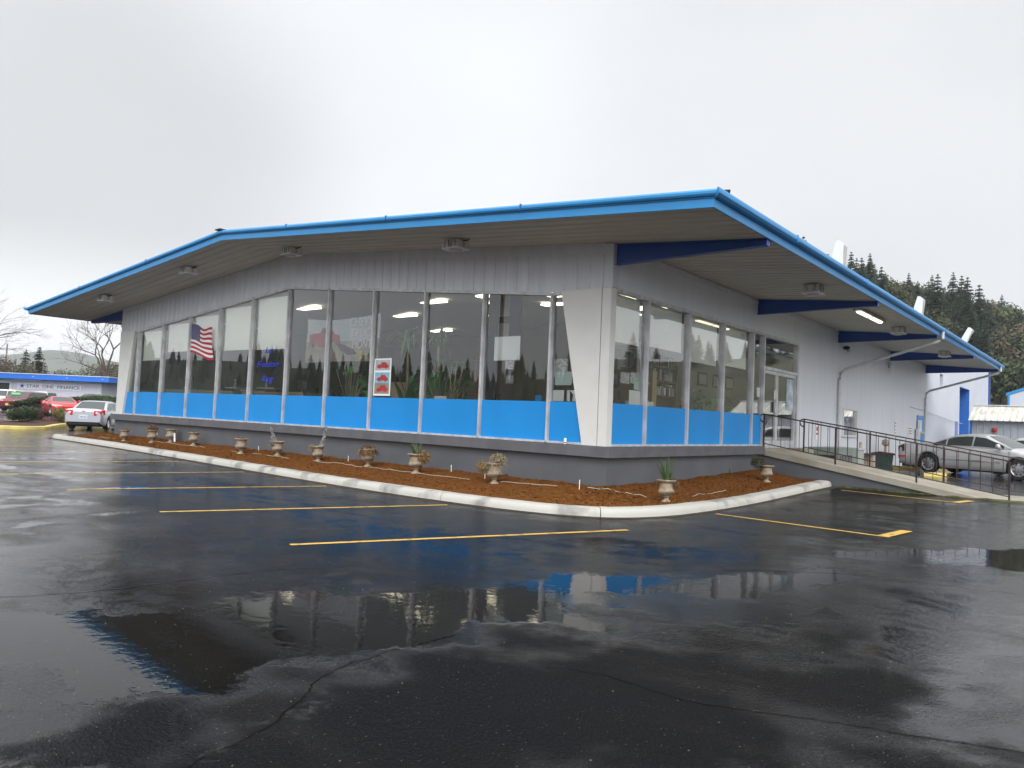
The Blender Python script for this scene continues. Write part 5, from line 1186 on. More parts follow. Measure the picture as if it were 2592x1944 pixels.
        # lamps
        mb = MB(); mb.prism([(hl - .30, s_ * hw * .62, nose - .06), (hl - .13, s_ * hw * .62, nose - .03), (hl - .22, s_ * hw * .93, nose + .0), (hl - .55, s_ * hw * .985, nose + .06), (hl - .50, s_ * hw * .985, nose - .04)], (0, 0, -.10)) if False else mb.prism([(hl - .02, s_ * hw * .42, nose - .13), (hl - .09, s_ * hw * .84, nose - .11), (hl - .40, s_ * hw * .99, nose - .06), (hl - .45, s_ * hw * .93, nose - .06), (hl - .2, s_ * hw * .6, nose - .09)], (0, 0, .12)); mb.build('headlight', m_head, t_)
        mb = MB(); zt = deck - .12
        mb.prism([(-hl - .008, s_ * hw * .52, zt - .22), (-hl + .012, s_ * hw * .87, zt - .24), (-hl + .30, s_ * hw * .988, zt - .16), (-hl + .25, s_ * hw * .88, zt - .14), (-hl + .1, s_ * hw * .52, zt - .15)], (0, 0, .235)); mb.build('tail_light', m_tail, t_)
    if plate:
        mb = MB(); mb.box((-hl - .012, -.155, .58), (-hl + .02, .155, .73)); mb.build('rear_plate', m_plate, t_)
        mb = MB(); mb.box((-hl - .006, -.20, .55), (-hl + .03, .20, .76)); mb.build('plate_recess', m_galv, t_)
    mb = MB(); mb.box((-hl - .002, -hw * .78, .27), (-hl + .2, hw * .78, .36)); mb.build('rear_valance', m_under, t_)
    mb = MB(); mb.box((hl - .15, -hw * .55, .30), (hl + .004, hw * .55, .46)); mb.build('lower_grille', m_under, t_)
    mb = MB(); mb.box((hl - .12, -hw * .36, nose - .21), (hl - .004, hw * .36, nose - .10)); mb.build('grille', m_under, t_)
    return t_
def paintm(n, c, metal=.35, rough=.28): return mat(n, c, rough, metal, coat=.7)
p_silver = paintm('silver_paint', (.46, .47, .52)); p_red = paintm('bright_red_paint', (.60, .02, .022), .1); p_maroon = paintm('dark_red_paint', (.20, .016, .02)); p_white = paintm('white_car_paint', (.66, .66, .64), 0); p_champ = paintm('champagne_silver_paint', (.52, .52, .51)); p_dkgreen = paintm('dark_green_grey_paint', (.05, .065, .06)); p_ltgrey = paintm('pale_grey_paint', (.42, .43, .44))

# rear view of the silver saloon at the left
c1 = make_car('parked_car', 'silver saloon seen from behind, with a pale number plate, left of the building', 'car', (-34.2, 4.55, .01), math.radians(143), p_silver, 4.87, 1.82, 1.46, 2.85, .33, hood=.95, belt=.97, deck=1.06, nose=.74, cowl=1.35, roof_f=.45, roof_b=-.85, bl=-1.62, plate=True)
mb = MB()
for s_ in (-1, 1): mb.prism([(-2.45, s_ * .60 + .055 * math.cos(a), .865 + .055 * math.sin(a)) for a in np.linspace(0, 6.28, 13)[:-1]], (-.012, 0, 0))
mb.build('reversing_lamps', m_head, c1)
mb = MB(); mb.prism([(-2.437, -.09, .93), (-2.437, -.03, .93), (-2.437, -.03, .915), (-2.437, .03, .915), (-2.437, .03, .93), (-2.437, .09, .93), (-2.437, .075, .96), (-2.437, .03, .96), (-2.437, .03, .975), (-2.437, -.03, .975), (-2.437, -.03, .96), (-2.437, -.075, .96)], (-.01, 0, 0)); mb.build('gold_emblem', m_gold, c1)
text_on('plate_number', '208 CXD', m_blue_dk, (-2.449, .125, .615), (0, -1, 0), (0, 0, 1), .075, .25, parent=c1)
c2 = make_car('sports_car', 'bright red low sports coupe facing right in front of the hedge', 'car', (-53.6, 9.6, .3), math.radians(-9), p_red, 4.84, 1.92, 1.37, 2.85, .37, hood=.98, belt=1.0, deck=1.06, nose=.76, cowl=.85, roof_f=.1, roof_b=-.7, bl=-1.75, kind='coupe', spokes=5)
c3 = make_car('suv', 'dark red crossover with green windscreen sticker facing the camera at the left edge', 'suv', (-65.8, 11.1, .3), math.radians(-48), p_maroon, 4.8, 1.86, 1.70, 2.86, .36, hood=1.10, belt=1.12, deck=1.15, nose=.92, cowl=1.3, roof_f=.55, roof_b=-1.85, bl=-2.25, kind='suv')
mb = MB(); mb.box((.98, -.62, 1.42), (1.0, .1, 1.56)); mb.build('windscreen_sticker', mat('lime_sticker', (.25, .75, .2), .5), c3)
mb = MB(); mb.box((2.395, -.2, .48), (2.415, .2, .66)); mb.build('front_plate', mat('yellow_plate', (.7, .5, .15), .5), c3)
c4 = make_car('suv', 'white utility wagon with dark windows at the left edge behind the crossover', 'suv', (-73.2, 11.0, .3), math.radians(218), p_white, 5.2, 1.95, 1.85, 3.0, .38, hood=1.12, belt=1.2, deck=1.2, nose=.95, cowl=1.3, roof_f=.6, roof_b=-2.2, bl=-2.45, kind='suv')
c5 = make_car('pickup', 'pale pickup cab peeking over the hedge below the finance sign', 'pickup', (-74.6, 15.4, .3), math.radians(218), p_champ, 5.6, 1.95, 1.86, 3.5, .38, hood=1.15, belt=1.2, deck=1.2, nose=1.0, cowl=1.25, roof_f=.6, roof_b=-.75, bl=-.95, kind='pickup')
c6 = make_car('pickup', 'dark green pickup whose cab shows above the hedge', 'pickup', (-60.6, 14.6, .3), math.radians(218), p_dkgreen, 5.4, 1.9, 1.74, 3.3, .38, hood=1.12, belt=1.2, deck=1.2, nose=1.0, cowl=1.2, roof_f=.5, roof_b=-1.0, bl=-1.3, kind='pickup')
c7 = make_car('parked_car', 'pale grey van roof behind the right end of the hedge', 'car', (-57.5, 16.3, .3), math.radians(218), p_ltgrey, 5.0, 1.9, 1.72, 3.0, .35, hood=1.1, belt=1.15, deck=1.2, nose=.95, cowl=1.5, roof_f=.9, roof_b=-2.0, bl=-2.3, kind='suv')
# silver car beside the ramp
c8 = make_car('parked_car', 'champagne silver saloon parked behind the ramp railing, trunk towards the wall', 'car', (3.58, 19.2, .15), math.atan2(-.99, 2.86), p_champ, 5.05, 1.86, 1.41, 2.85, .335, hood=.95, belt=.97, deck=1.0, nose=.70, cowl=1.25, roof_f=.40, roof_b=-.55, bl=-1.48, plate=False, scale=1.05, spokes=8)
for s_ in (-1, 1):
    mb = MB(); mb.box((-1.0, s_ * .925, .50), (.95, s_ * .94, .545)); mb.build('side_moulding', m_chrome, c8)
    mb = MB(); mb.box((-2.45, s_ * .80, .50), (-2.2, s_ * .918, .56)); mb.build('side_marker', m_tail, c8)
mb = MB(); mb.box((-2.50, .2, .80), (-2.44, .82, .98)); mb.build('dark_tail_panel', mat('dark_wine', (.05, .01, .015), .3), c8)
for ch in kids(c8):
    if ch.name.startswith('tail_light'): ch.data.materials[0] = MATS['dark_wine']
c9 = make_car('parked_car', 'grey saloon mostly hidden behind the champagne silver one', 'car', (5.3, 21.6, .15), math.atan2(-.6, 2.86), p_ltgrey, 4.9, 1.82, 1.43, 2.8, .33, cowl=1.25, roof_f=.35, roof_b=-.85, bl=-1.7, plate=False)

# ------------------------------------------------------------------ islands, hedge and shrubs at the left
IP = catmull([(-34.6, -4.2), (-33.6, -1.6), (-32.6, -.2), (-32.15, .75), (-32.6, 1.7), (-33.9, 2.35), (-36.6, 3.9), (-39.5, 6.4), (-41.5, 8.2), (-42.6, 8.6), (-43, 7.6), (-41.4, 4.6), (-39.2, 2.2), (-37.6, -.4), (-37.2, -3.4), (-36.2, -4.8), (-34.6, -4.2)], 8)
IP = resample(IP, .3)
kerb('kerb', IP, [(0.0, -1), (0.01, .12), (.04, .15), (.26, .15), (.30, .1), (.31, -1)], m_ykerb, seg=12)
mb = MB(); c_ = Vector((-36.9, 2.2)); rows = []
for p in IP: rows.append([(p.lerp(c_, u).x, p.lerp(c_, u).y, gh(p.x, p.y) + .09 + .12 * S(u * 1.4) + .03 * mnoise.noise(Vector((p.lerp(c_, u).x * 3, p.lerp(c_, u).y * 3, 0)))) for u in np.linspace(.05, 1, 10)])
mb.grid(rows); tag(mb.build('island_mulch', mat('dark_brown_mulch', (.085, .035, .02), .9, c2=(.04, .018, .012), vscale=18, bump=.6)), 'dark brown mulch inside the yellow kerbed island', 'mulch', kind='stuff')
def leafmass(mb, n, ctr, rad, s_, seed, lumps=9, shell=.55):
    rn = random.Random(seed); L_ = []
    for k in range(lumps):
        a = rn.uniform(0, 6.28); e = rn.uniform(-.5, 1.0); q = Vector((math.cos(a) * math.cos(e) * rad[0] * .55, math.sin(a) * math.cos(e) * rad[1] * .55, math.sin(e) * rad[2] * .6)); L_.append((Vector(ctr) + q, rn.uniform(.35, .6)))
    L_.append((Vector(ctr), .8))
    for _ in range(n):
        c0, f = rn.choice(L_); d = Vector((rn.gauss(0, 1), rn.gauss(0, 1), rn.gauss(0, 1))).normalized() * (shell + (1 - shell) * rn.random())
        p = c0 + Vector((d.x * rad[0] * f, d.y * rad[1] * f, d.z * rad[2] * f))
        a = Vector((rn.gauss(0, 1), rn.gauss(0, 1), rn.gauss(0, 1))).normalized(); b_ = a.cross(d); b_ = b_.normalized() if b_.length > 1e-3 else Vector((1, 0, 0))
        l = s_ * rn.uniform(.5, 1.4); mb.poly((p - a * l, p + b_ * l * .5, p + a * l, p - b_ * l * .5))
m_hedge = mat('hedge_green', (.05, .09, .022), .8, c2=(.026, .034, .014), vscale=2.2); m_hedgetwig = mat('hedge_twig_brown', (.045, .028, .018), .9, c2=(.02, .014, .01), vscale=3)
hd = thing('hedge', 'long clipped hedge, green on top and brown at its side, behind the red coupe', 'hedge', (0, 0, .3))
A = Vector((-60.3, 8.6)); B_ = Vector((-52.5, 17.6)); dA = (B_ - A).normalized(); nA = Vector((-dA.y, dA.x)); Lh = (B_ - A).length
def hp(u, v, z): p = A + dA * u + nA * v; return Vector((p.x, p.y, z))
mb = MB(); mb.prism([tuple(hp(.3, -.7, 0)), tuple(hp(Lh, -.7, 0)), tuple(hp(Lh, .7, 0)), tuple(hp(.3, .7, 0))], (0, 0, .9))
rn = random.Random(3)
def htop(u): return .82 + .42 * S(u / 2.5) + .22 * S((u - 2) / 5) + .05 * math.sin(u * 1.3)
for _ in range(5200):
    u = rn.uniform(0, Lh); z = rn.uniform(0, 1) * htop(u) * .9; p = hp(u, rn.choice([-.85, -.8, .8]) + rn.gauss(0, .06), z)
    a = Vector((rn.gauss(0, 1), rn.gauss(0, 1), rn.gauss(0, 1))).normalized() * .07; b_ = Vector((rn.gauss(0, 1), rn.gauss(0, 1), rn.gauss(0, 1))).normalized() * .035; mb.poly((p - a, p - b_, p + a, p + b_))
mb.build('twigs', m_hedgetwig, hd)
mb = MB()
for _ in range(9000):
    u = rn.uniform(0, Lh); v = rn.uniform(-.9, .9); p = hp(u, v, htop(u) - .25 * abs(v) ** 3 + rn.gauss(0, .05))
    if rn.random() < .3: p = hp(u, -.88 + rn.gauss(0, .05), htop(u) * rn.uniform(.7, .95))
    a = Vector((rn.gauss(0, 1), rn.gauss(0, 1), rn.gauss(0, .6))).normalized() * .07; b_ = Vector((rn.gauss(0, 1), rn.gauss(0, 1), rn.gauss(0, 1))).normalized() * .04; mb.poly((p - a, p - b_, p + a, p + b_))
mb.build('foliage', m_hedge, hd)
strip('kerb', (-56.5, 6.2, 0), (-57.5, 8.2, 0), .35, m_ykerb, dz=.12)
def shrub(x, y, rx, rz_, lb, m, n, s_, seed, zo=.12):
    t_ = thing('shrub', lb, 'shrub', (x, y, gh(x, y) + zo)); mb = MB()
    for k in range(5): a = k * 1.3; mb.tube([(0, 0, 0), (math.cos(a) * rx * .5, math.sin(a) * rx * .5, rz_ * 1.0)], .015, 4)
    mb.build('stems', m_hedgetwig, t_); mb = MB(); leafmass(mb, n, (0, 0, rz_), (rx, rx, rz_), s_, seed); mb.build('foliage', m, t_)
m_shr = mat('dark_shrub_green', (.035, .07, .022), .7, c2=(.015, .03, .012), vscale=4)
shrub(-36.3, 1.7, .85, .50, 'round dark green shrub in the yellow kerbed island', m_shr, 2600, .05, 21)
shrub(-37.6, 2.9, .50, .42, 'reddish brown bare shrub right of the round green one', mat('red_brown_twigs', (.12, .045, .035), .9, c2=(.05, .02, .02), vscale=5), 800, .05, 22)
shrub(-38.0, 4.1, .7, .45, 'straw and green tufted shrub in front of the red coupe', mat('straw_green', (.20, .17, .06), .8, c2=(.08, .10, .03), vscale=4), 1300, .05, 23)
shrub(-38.6, 5.6, .65, .36, 'low purplish heather clump beside the silver saloon', mat('heather', (.18, .11, .11), .9, c2=(.10, .08, .05), vscale=5), 1200, .04, 24)

# ------------------------------------------------------------------ finance office with sign
fd = Vector((5.1, 4.2, 0)).normalized(); FB = Vector((-58.9, 14.45, .3)); fw = fd   # along the wall, towards the right
CAMP = Vector((7.5644, -11.989, 1.49)); FK = 1.29
fb = thing('finance_office', 'low white office with bright blue flat roof edge at the left', 'building', tuple(CAMP + (FB - CAMP) * FK), math.atan2(fd.y, fd.x)); fb.scale = (FK, FK, FK)
m_ffas = mat('cobalt_roof_edge', (.015, .16, .66), .45, var=.08)
mb = MB(); mb.box((-22, 0, 0), (0, 9, 2.78)); mb.build('wall', mat('pale_lilac_boards', (.60, .61, .68), .6, c2=(.54, .55, .62), vscale=2, stretch=(6, 1, .1)), fb)
mb = MB(); mb.box((-22.3, -.9, 2.72), (1.05, 9.4, 3.14)); mb.build('roof_edge', m_ffas, fb)
mb = MB(); mb.box((-22.3, -.93, 3.14), (1.08, 9.43, 3.19)); mb.build('roof_cap', m_white, fb)
mb = MB(); mb.box((-10.2, -.03, .7), (-7.7, .02, 2.35)); o = mb.build('window', m_screen, fb)
mb = MB(); mb.box((-7.7, -.05, .6), (-7.55, .03, 2.45)); mb.box((-10.3, -.05, 2.35), (-7.7, .03, 2.45)); mb.build('frame', m_white, o)
mb = MB()
for xx in (-5.2, -2.4, .55): mb.lathe([(.03, -.03), (.05, 0), (.03, .03)], 8, (xx, -.93, 2.93))
mb.build('round_lamps', m_white, fb)
mb = MB(); mb.box((-7.1, -.5, 2.60), (-4.8, -.35, 2.67)); mb.build('sign_light', m_white, fb)
mb = MB(); mb.box((-1.2 - 1.4, -.25, 2.62), (.2, -.15, 2.70)); mb.build('soffit_batten', m_galv, fb)
sg = bpy.data.objects.new('sign', None); col.objects.link(sg); sg.parent = fb
mb = MB(); mb.box((-7.05, -.05, 1.93), (-1.65, -.005, 2.42)); mb.build('board', mat('sign_white', (.72, .72, .74), .5), sg)
m_signb = mat('sign_navy', (.03, .045, .26), .5)
text_on('lettering', 'STAR  ONE  FINANCE', m_signb, (-6.25, -.06, 2.03), (1, 0, 0), (0, 0, 1), .27, 4.45, parent=sg)
mb = MB(); mb.prism([(-6.62 + (.23 if q % 2 == 0 else .095) * math.cos(math.pi / 2 + q * math.pi / 5), -.06, 2.16 + (.23 if q % 2 == 0 else .095) * math.sin(math.pi / 2 + q * math.pi / 5)) for q in range(10)], (0, -.01, 0)); mb.build('star', mat('star_blue', (.02, .08, .45), .5), sg)
t_ = thing('kiosk', 'small brown wooden shelter with pale notices right of the finance office', 'shelter', (-74.2, 26.4, .3), math.atan2(fd.y, fd.x)); m_kb = mat('brown_timber', (.10, .055, .035), .8, var=.2)
mb = MB(); t_.scale = (1.3, 1.3, 1.3); mb.box((0, 0, 0), (1.1, .8, 2.1)); mb.build('body', m_kb, t_); mb = MB(); mb.box((.15, -.02, 1.55), (.6, 0, 1.95)); mb.build('notice', mat('tan_notice', (.5, .42, .25), .7), t_); mb = MB(); mb.box((.1, -.02, .3), (.65, 0, .8)); mb.build('notice', MATS['tan_notice'], t_)

# ------------------------------------------------------------------ poles
m_pole = mat('weathered_pole', (.20, .17, .14), .8, var=.2)
def pole(x, y, ztop, r0, lb, arm=0, z0=.3):
    t_ = thing('utility_pole', lb, 'pole', (x, y, z0)); mb = MB(); mb.tube([(0, 0, 0), (0, 0, ztop - z0)], [r0, r0 * .7], 8); mb.build('shaft', m_pole, t_)
    if arm:
        mb = MB(); mb.box((-.05, -arm / 2, ztop - z0 - .6), (.05, arm / 2, ztop - z0 - .48)); mb.build('crossarm', m_pole, t_)
        for k in (-.45, -.2, .2, .45): mb = MB(); mb.lathe([(.03, 0), (.05, .05), (.03, .14)], 8, (0, arm * k, ztop - z0 - .48)); mb.build('insulator', m_galv, t_)
    return t_
pole(-105.4, 21.0, 8.4, .12, 'tall leaning wooden pole behind the left end of the finance office'); pole(-104.4, 21.8, 6.4, .09, 'faint pole standing left of the dark conifer')
pole(-102.5, 23.4, 6.3, .12, 'thick pale pole in front of the dark conifer'); pole(-102.2, 24.3, 6.8, .08, 'thin pole just right of the thick pale one')

# ------------------------------------------------------------------ trees at the left
def conifer_mesh(h, r, seed, n=26, per=11, ragged=.25):
    rn = random.Random(seed); fol = MB(); tr = MB(); tr.tube([(0, 0, 0), (0, 0, h * .97)], [h * .018, h * .003], 6)
    for k in range(n):
        u = (k + rn.random() * .6) / n; z = h * (.06 + .93 * u); rr = r * (1 - u) ** .85 * rn.uniform(1 - ragged, 1 + ragged * .5) + h * .006
        for j in range(per):
            a = rn.uniform(0, 6.28); L_ = rr * rn.uniform(.7, 1.1); d = Vector((math.cos(a), math.sin(a), rn.uniform(-.45, -.05))); p0 = Vector((0, 0, z)); tip = p0 + d * L_; s_ = Vector((-math.sin(a), math.cos(a), 0))
            w = L_ * .26 + h * .004
            for q in range(5):
                m0 = p0.lerp(tip, q / 5 + .02); m1 = p0.lerp(tip, (q + 1) / 5); ww = w * (1 - q / 6) * rn.uniform(.6, 1.2); dz = Vector((0, 0, -h * .012 * rn.random()))
                fol.poly((m0 + s_ * ww * .35 + dz, m0 - s_ * ww * .35 + dz, m1 - s_ * ww + dz * 2 + Vector((0, 0, -ww * .4)), m1 + Vector((0, 0, .0)), m1 + s_ * ww + dz * 2 + Vector((0, 0, -ww * .4))))
    return fol, tr
m_con = mat('conifer_green', (.018, .038, .020), .85, c2=(.010, .020, .012), vscale=.8); m_con2 = mat('far_conifer_green', (.022, .046, .024), .85, c2=(.010, .021, .012), vscale=.35)
m_bark = mat('tree_bark', (.075, .055, .04), .9, var=.3, vscale=5)
def conifer(x, y, z, h, r, seed, lb, group=None, m=m_con, n=26, per=11):
    t_ = thing('conifer', lb, 'tree', (x, y, z), 0, group); f__, tr = conifer_mesh(h, r, seed, n, per); f__.build('crown', m, t_); tr.build('trunk', m_bark, t_); return t_
conifer(-116.5, 28.4, .3, 9.0, 3.3, 31, 'dark pointed conifer standing above the finance office roof', n=34, per=15)
conifer(-117.6, 27.0, .3, 8.5, 2.6, 32, 'shorter dark conifer merging with the left side of the tall one', n=30, per=13)
def broad_tree(x, y, z, h, r, lb, m, n, s_, seed, lumps=12, group=None, trunk=.12, flat=.7):
    t_ = thing('tree', lb, 'tree', (x, y, z), 0, group); tr = MB(); rn = random.Random(seed)
    tr.tube([(0, 0, 0), (.1, .1, h * .45)], [trunk, trunk * .7], 7)
    for k in range(9): a = rn.uniform(0, 6.28); tr.tube([(.1, .1, h * rn.uniform(.25, .45)), (math.cos(a) * r * .5, math.sin(a) * r * .5, h * .65), (math.cos(a) * r * .8, math.sin(a) * r * .8, h * rn.uniform(.7, .95))], [trunk * .45, trunk * .25, .02], 5)
    tr.build('trunk', m_bark, t_); mb = MB(); leafmass(mb, n, (0, 0, h * .6), (r, r, h * .42), s_, seed, lumps, .4); mb.build('crown', m, t_); return t_
m_ol = mat('olive_twig_haze', (.135, .125, .07), .9, c2=(.07, .068, .035), vscale=.7); m_gr2 = mat('grey_green_bush', (.12, .14, .085), .9, c2=(.065, .08, .045), vscale=.7); m_rust = mat('rust_bramble', (.17, .07, .03), .9, c2=(.09, .045, .025), vscale=1); m_brt = mat('brown_twig_tree', (.09, .06, .04), .9, c2=(.045, .032, .025), vscale=.8); m_dkgr = mat('ivy_dark_green', (.045, .055, .022), .85, c2=(.022, .028, .014), vscale=.8)
BG = 'bushes and trees behind the finance office'
for i, (x, y, h, r, m, lb) in enumerate((
    (-103.2, 19.2, 6.6, 3.0, m_brt, 'brown bare crowned tree at the left edge of the photo'), (-101.8, 21.6, 5.8, 2.4, m_ol, 'olive twiggy tree between the left edge and the conifer'), (-99.5, 24.2, 5.0, 2.3, m_brt, 'brown twiggy bush in front of the conifer base'),
    (-98.0, 26.2, 5.4, 3.2, m_gr2, 'grey green bush right of the conifer'), (-95.2, 28.6, 6.3, 3.6, m_ol, 'large olive rounded bush left of the bare tree'), (-93.4, 30.2, 6.7, 3.4, m_ol, 'olive bush directly beside the bare tree trunk'),
    (-92.5, 27.3, 4.2, 2.0, m_rust, 'rust red bramble patch above the blue roof edge'), (-90.7, 28.6, 4.1, 2.0, m_rust, 'second rust red bramble patch nearer the building'), (-90.3, 31.6, 7.6, 2.6, m_dkgr, 'dark ivy covered tree next to the white building corner'), (-86.5, 29.5, 6.4, 2.6, m_dkgr, 'dark green tree half hidden by the building corner'), (-97, 22.8, 4.3, 2.0, m_gr2, 'low grey green bush above the finance sign'))):
    broad_tree(x, y, .3, h, r, lb, m, 2600, .13, 40 + i, group=BG)
bt = thing('bare_tree', 'leafless tree with wide spreading branches above the finance office', 'tree', (-82.3, 24.0, .3)); mb = MB(); rn = random.Random(12)
def branch(p, d, L_, r0, depth):
    pts = [p]; q = p; dd = d.normalized(); seg = 4
    for k in range(seg):
        dd = (dd + Vector((rn.gauss(0, .13), rn.gauss(0, .13), rn.gauss(.02, .10)))).normalized(); q = q + dd * L_ / seg; pts.append(q)
    mb.tube(pts, [r0 * (1 - .5 * k / seg) for k in range(seg + 1)], 5 if depth < 3 else 3, cap=False)
    if depth >= 6: return
    nb = 2 if depth < 2 else (3 if depth < 5 else 2)
    for k in range(nb):
        i = rn.choice([2, 3, 4]) if k else 4; a = rn.uniform(.3, .8); ax = Vector((rn.gauss(0, 1), rn.gauss(0, 1), rn.gauss(0, .4))).normalized()
        nd = (Matrix.Rotation(a, 3, ax) @ dd); nd.z += .12 if depth < 3 else -.05
        branch(pts[i], nd, L_ * rn.uniform(.62, .85), r0 * .55, depth + 1)
side_ = Vector((.77, .635, 0)).normalized()
mb.tube([(0, 0, 0), (.1, 0, 3.0), (0, .1, 4.6)], [.42, .33, .28], 8)
for d, L_, r0 in ((side_ * -.75 + Vector((0, 0, 1.0)), 3.0, .15), (side_ * -.2 + Vector((0, 0, 1.1)), 2.9, .13), (side_ * .35 + Vector((0, 0, 1)), 2.9, .15), (side_ * .9 + Vector((0, 0, .7)), 2.4, .13), (side_ * -1.1 + Vector((0, 0, .45)), 2.2, .10), (Vector((.7, -.6, .8)), 2.3, .11)):
    branch(Vector((0, .1, 4.3)), d, L_, r0, 1)
mb.build('branches', mat('dark_bark', (.06, .042, .03), .9), bt)
bt2 = thing('bare_tree', 'leafless tree whose branch tips enter at the left edge of the photo', 'tree', (-84.6, 11.2, .3)); mb = MB()
mb.tube([(0, 0, 0), (0, 0, 4.2)], [.36, .24], 8)
for d, L_, r0 in ((side_ * 1.0 + Vector((0, 0, .6)), 2.6, .10), (side_ * .6 + Vector((0, 0, 1.1)), 3.0, .12), (side_ * -.4 + Vector((0, 0, 1.1)), 3.0, .12), (Vector((0, 0, 1)) + side_ * .2, 3.2, .12)): branch(Vector((0, 0, 4.0)), d, L_, r0, 1)
mb.build('branches', MATS['dark_bark'], bt2)

# ------------------------------------------------------------------ hills
def hill(name, pts, depth, m, seed, steps=160, rough=3.0, rows_=10, kind='structure'):
    """ridge line pts [(x,y,z)] with a slope that falls both ways"""
    mb = MB(); P = [Vector(p) for p in pts]; R_ = []
    for i in range(steps + 1):
        u = i / steps * (len(P) - 1); k = min(int(u), len(P) - 2); R_.append(P[k].lerp(P[k + 1], u - k))
    rows = []
    for i, p in enumerate(R_):
        out = Vector((p.x - 7.5, p.y + 12, 0)).normalized(); row = []
        for j in range(-rows_, rows_ + 1):
            v = j / rows_; q = p + out * depth * v; z = p.z * (1 - S(abs(v))) - .5 + (rough * mnoise.noise(Vector((q.x, q.y, seed * 10)) * (3.0 / depth)) if abs(v) < 1 else 0)
            row.append((q.x, q.y, max(z, -1)))
        rows.append(row)
    mb.grid(rows); o = mb.build(name, m, smooth=True); tag(o, kind=kind); return o
m_hillfar = mat('far_wooded_hill', (.07, .085, .055), .9, c2=(.045, .055, .038), vscale=.012)
hill('hill', [(-2100, -300, 60), (-1980, 100, 80), (-1800, 400, 86), (-1710, 510, 87), (-1660, 550, 91), (-1620, 590, 88), (-1570, 640, 78), (-1450, 800, 66), (-1200, 1100, 50)], 500, m_hillfar, 1, rough=14)
m_hs = mat('wooded_slope_floor', (.07, .065, .03), .9, c2=(.035, .035, .018), vscale=.08)
hill('hill', [(-62, 150, 37), (-46, 165, 33), (-25, 182, 28), (-12, 200, 25), (10, 215, 23), (40, 225, 25), (95, 225, 24), (170, 190, 24), (230, 120, 22)], 120, m_hs, 2, rough=3)
# right hand wood: broadleaf mass and conifers one can tell apart
def rz_(x, y):
    return 0
PT = [Vector(p) for p in [(-62, 150, 37), (-46, 165, 33), (-25, 182, 28), (-12, 200, 25), (10, 215, 23), (40, 225, 25), (95, 225, 24), (170, 190, 24), (230, 120, 22)]]
def hz_at(u, v):
    k = min(int(u), 7); p = PT[k].lerp(PT[k + 1], u - k); out = Vector((p.x - 7.5, p.y + 12, 0)).normalized(); q = p + out * 120 * v; return Vector((q.x, q.y, max(-.5, p.z * (1 - S(abs(v))) - .5)))
protos = [conifer(0, 0, 0, 15, 4.2, 61, 'dark conifer on the wooded hill', 'conifers on the wooded hill', m_con2, 26, 14), conifer(0, 0, 0, 13, 3.9, 62, 'dark conifer on the wooded hill', 'conifers on the wooded hill', m_con2, 24, 14), conifer(0, 0, 0, 11, 3.8, 63, 'dark conifer on the wooded hill', 'conifers on the wooded hill', m_con2, 20, 14)]
rn = random.Random(99); used = set(); n = 0
spots = [(u, 0.0 + rn.uniform(-.06, .03)) for u in (.15, .5, .8, 1.0, 1.25, 1.5, 1.75, 1.95, 2.1, 2.35, 2.5, 2.75, 2.95, 3.15, 3.3, 3.6, 3.9, 4.3, 4.7, 5.2, 5.7)] + [(rn.uniform(0.2, 4.2), rn.uniform(-.07, .02)) for _ in range(26)] + [(rn.uniform(0.2, 5.2), rn.uniform(-.62, -.10)) for _ in range(110)] + [(rn.uniform(5.2, 7.9), rn.uniform(-.3, .02)) for _ in range(45)]
for i, (u, v) in enumerate(spots):
    p = hz_at(u, v); s_ = rn.uniform(.30, .48) + min(.5, max(0, -v - .05) * 1.3)
    if i < 3: o = protos[i]; o.location = p; o.scale = (s_, s_, s_)
    else: o = dup(protos[i % 3], p, rn.uniform(0, 6.28), scale=(s_ * rn.uniform(.85, 1.1), s_, s_))
def mass_mesh(n_leaf, seed, r, s_, lumps): mb = MB(); leafmass(mb, n_leaf, (0, 0, r * .8), (r, r, r * .85), s_, seed, lumps, .35); return mb
m_bl1 = mat('winter_olive_crown', (.085, .095, .035), .9, c2=(.04, .048, .02), vscale=.3); m_bl2 = mat('winter_brown_crown', (.10, .08, .042), .9, c2=(.05, .042, .024), vscale=.3); m_bl3 = mat('mid_green_crown', (.05, .075, .03), .9, c2=(.026, .038, .018), vscale=.3)
def hill_tree(m, seed, lb):
    t_ = thing('tree', lb, 'tree', (0, 0, 0), 0, 'broadleaf trees on the wooded hill'); mb = MB(); mb.tube([(0, 0, 0), (0, 0, 4)], [.3, .15], 5); mb.build('trunk', m_bark, t_); mass_mesh(1500, seed, 5.4, .42, 12).build('crown', m, t_); return t_
bp_ = [hill_tree(m_bl1, 71, 'olive winter tree among the conifers on the hill'), hill_tree(m_bl2, 72, 'brown winter tree among the conifers on the hill'), hill_tree(m_bl3, 73, 'mid green tree among the conifers on the hill')]
sp2 = [(rn.uniform(0.0, 5.4), rn.uniform(-.75, .02)) for _ in range(150)] + [(rn.uniform(0, 5.4), rn.uniform(-.04, .04)) for _ in range(70)]
for i, (u, v) in enumerate(sp2):
    p = hz_at(u, v); s_ = rn.uniform(.55, .9)
    if i < 3: o = bp_[i]; o.location = p; o.scale = (s_, s_, s_)
    else: o = dup(bp_[rn.choice([0, 0, 1, 2, 2])], p, rn.uniform(0, 6.28), scale=(s_, s_, s_ * rn.uniform(.8, 1.1)))

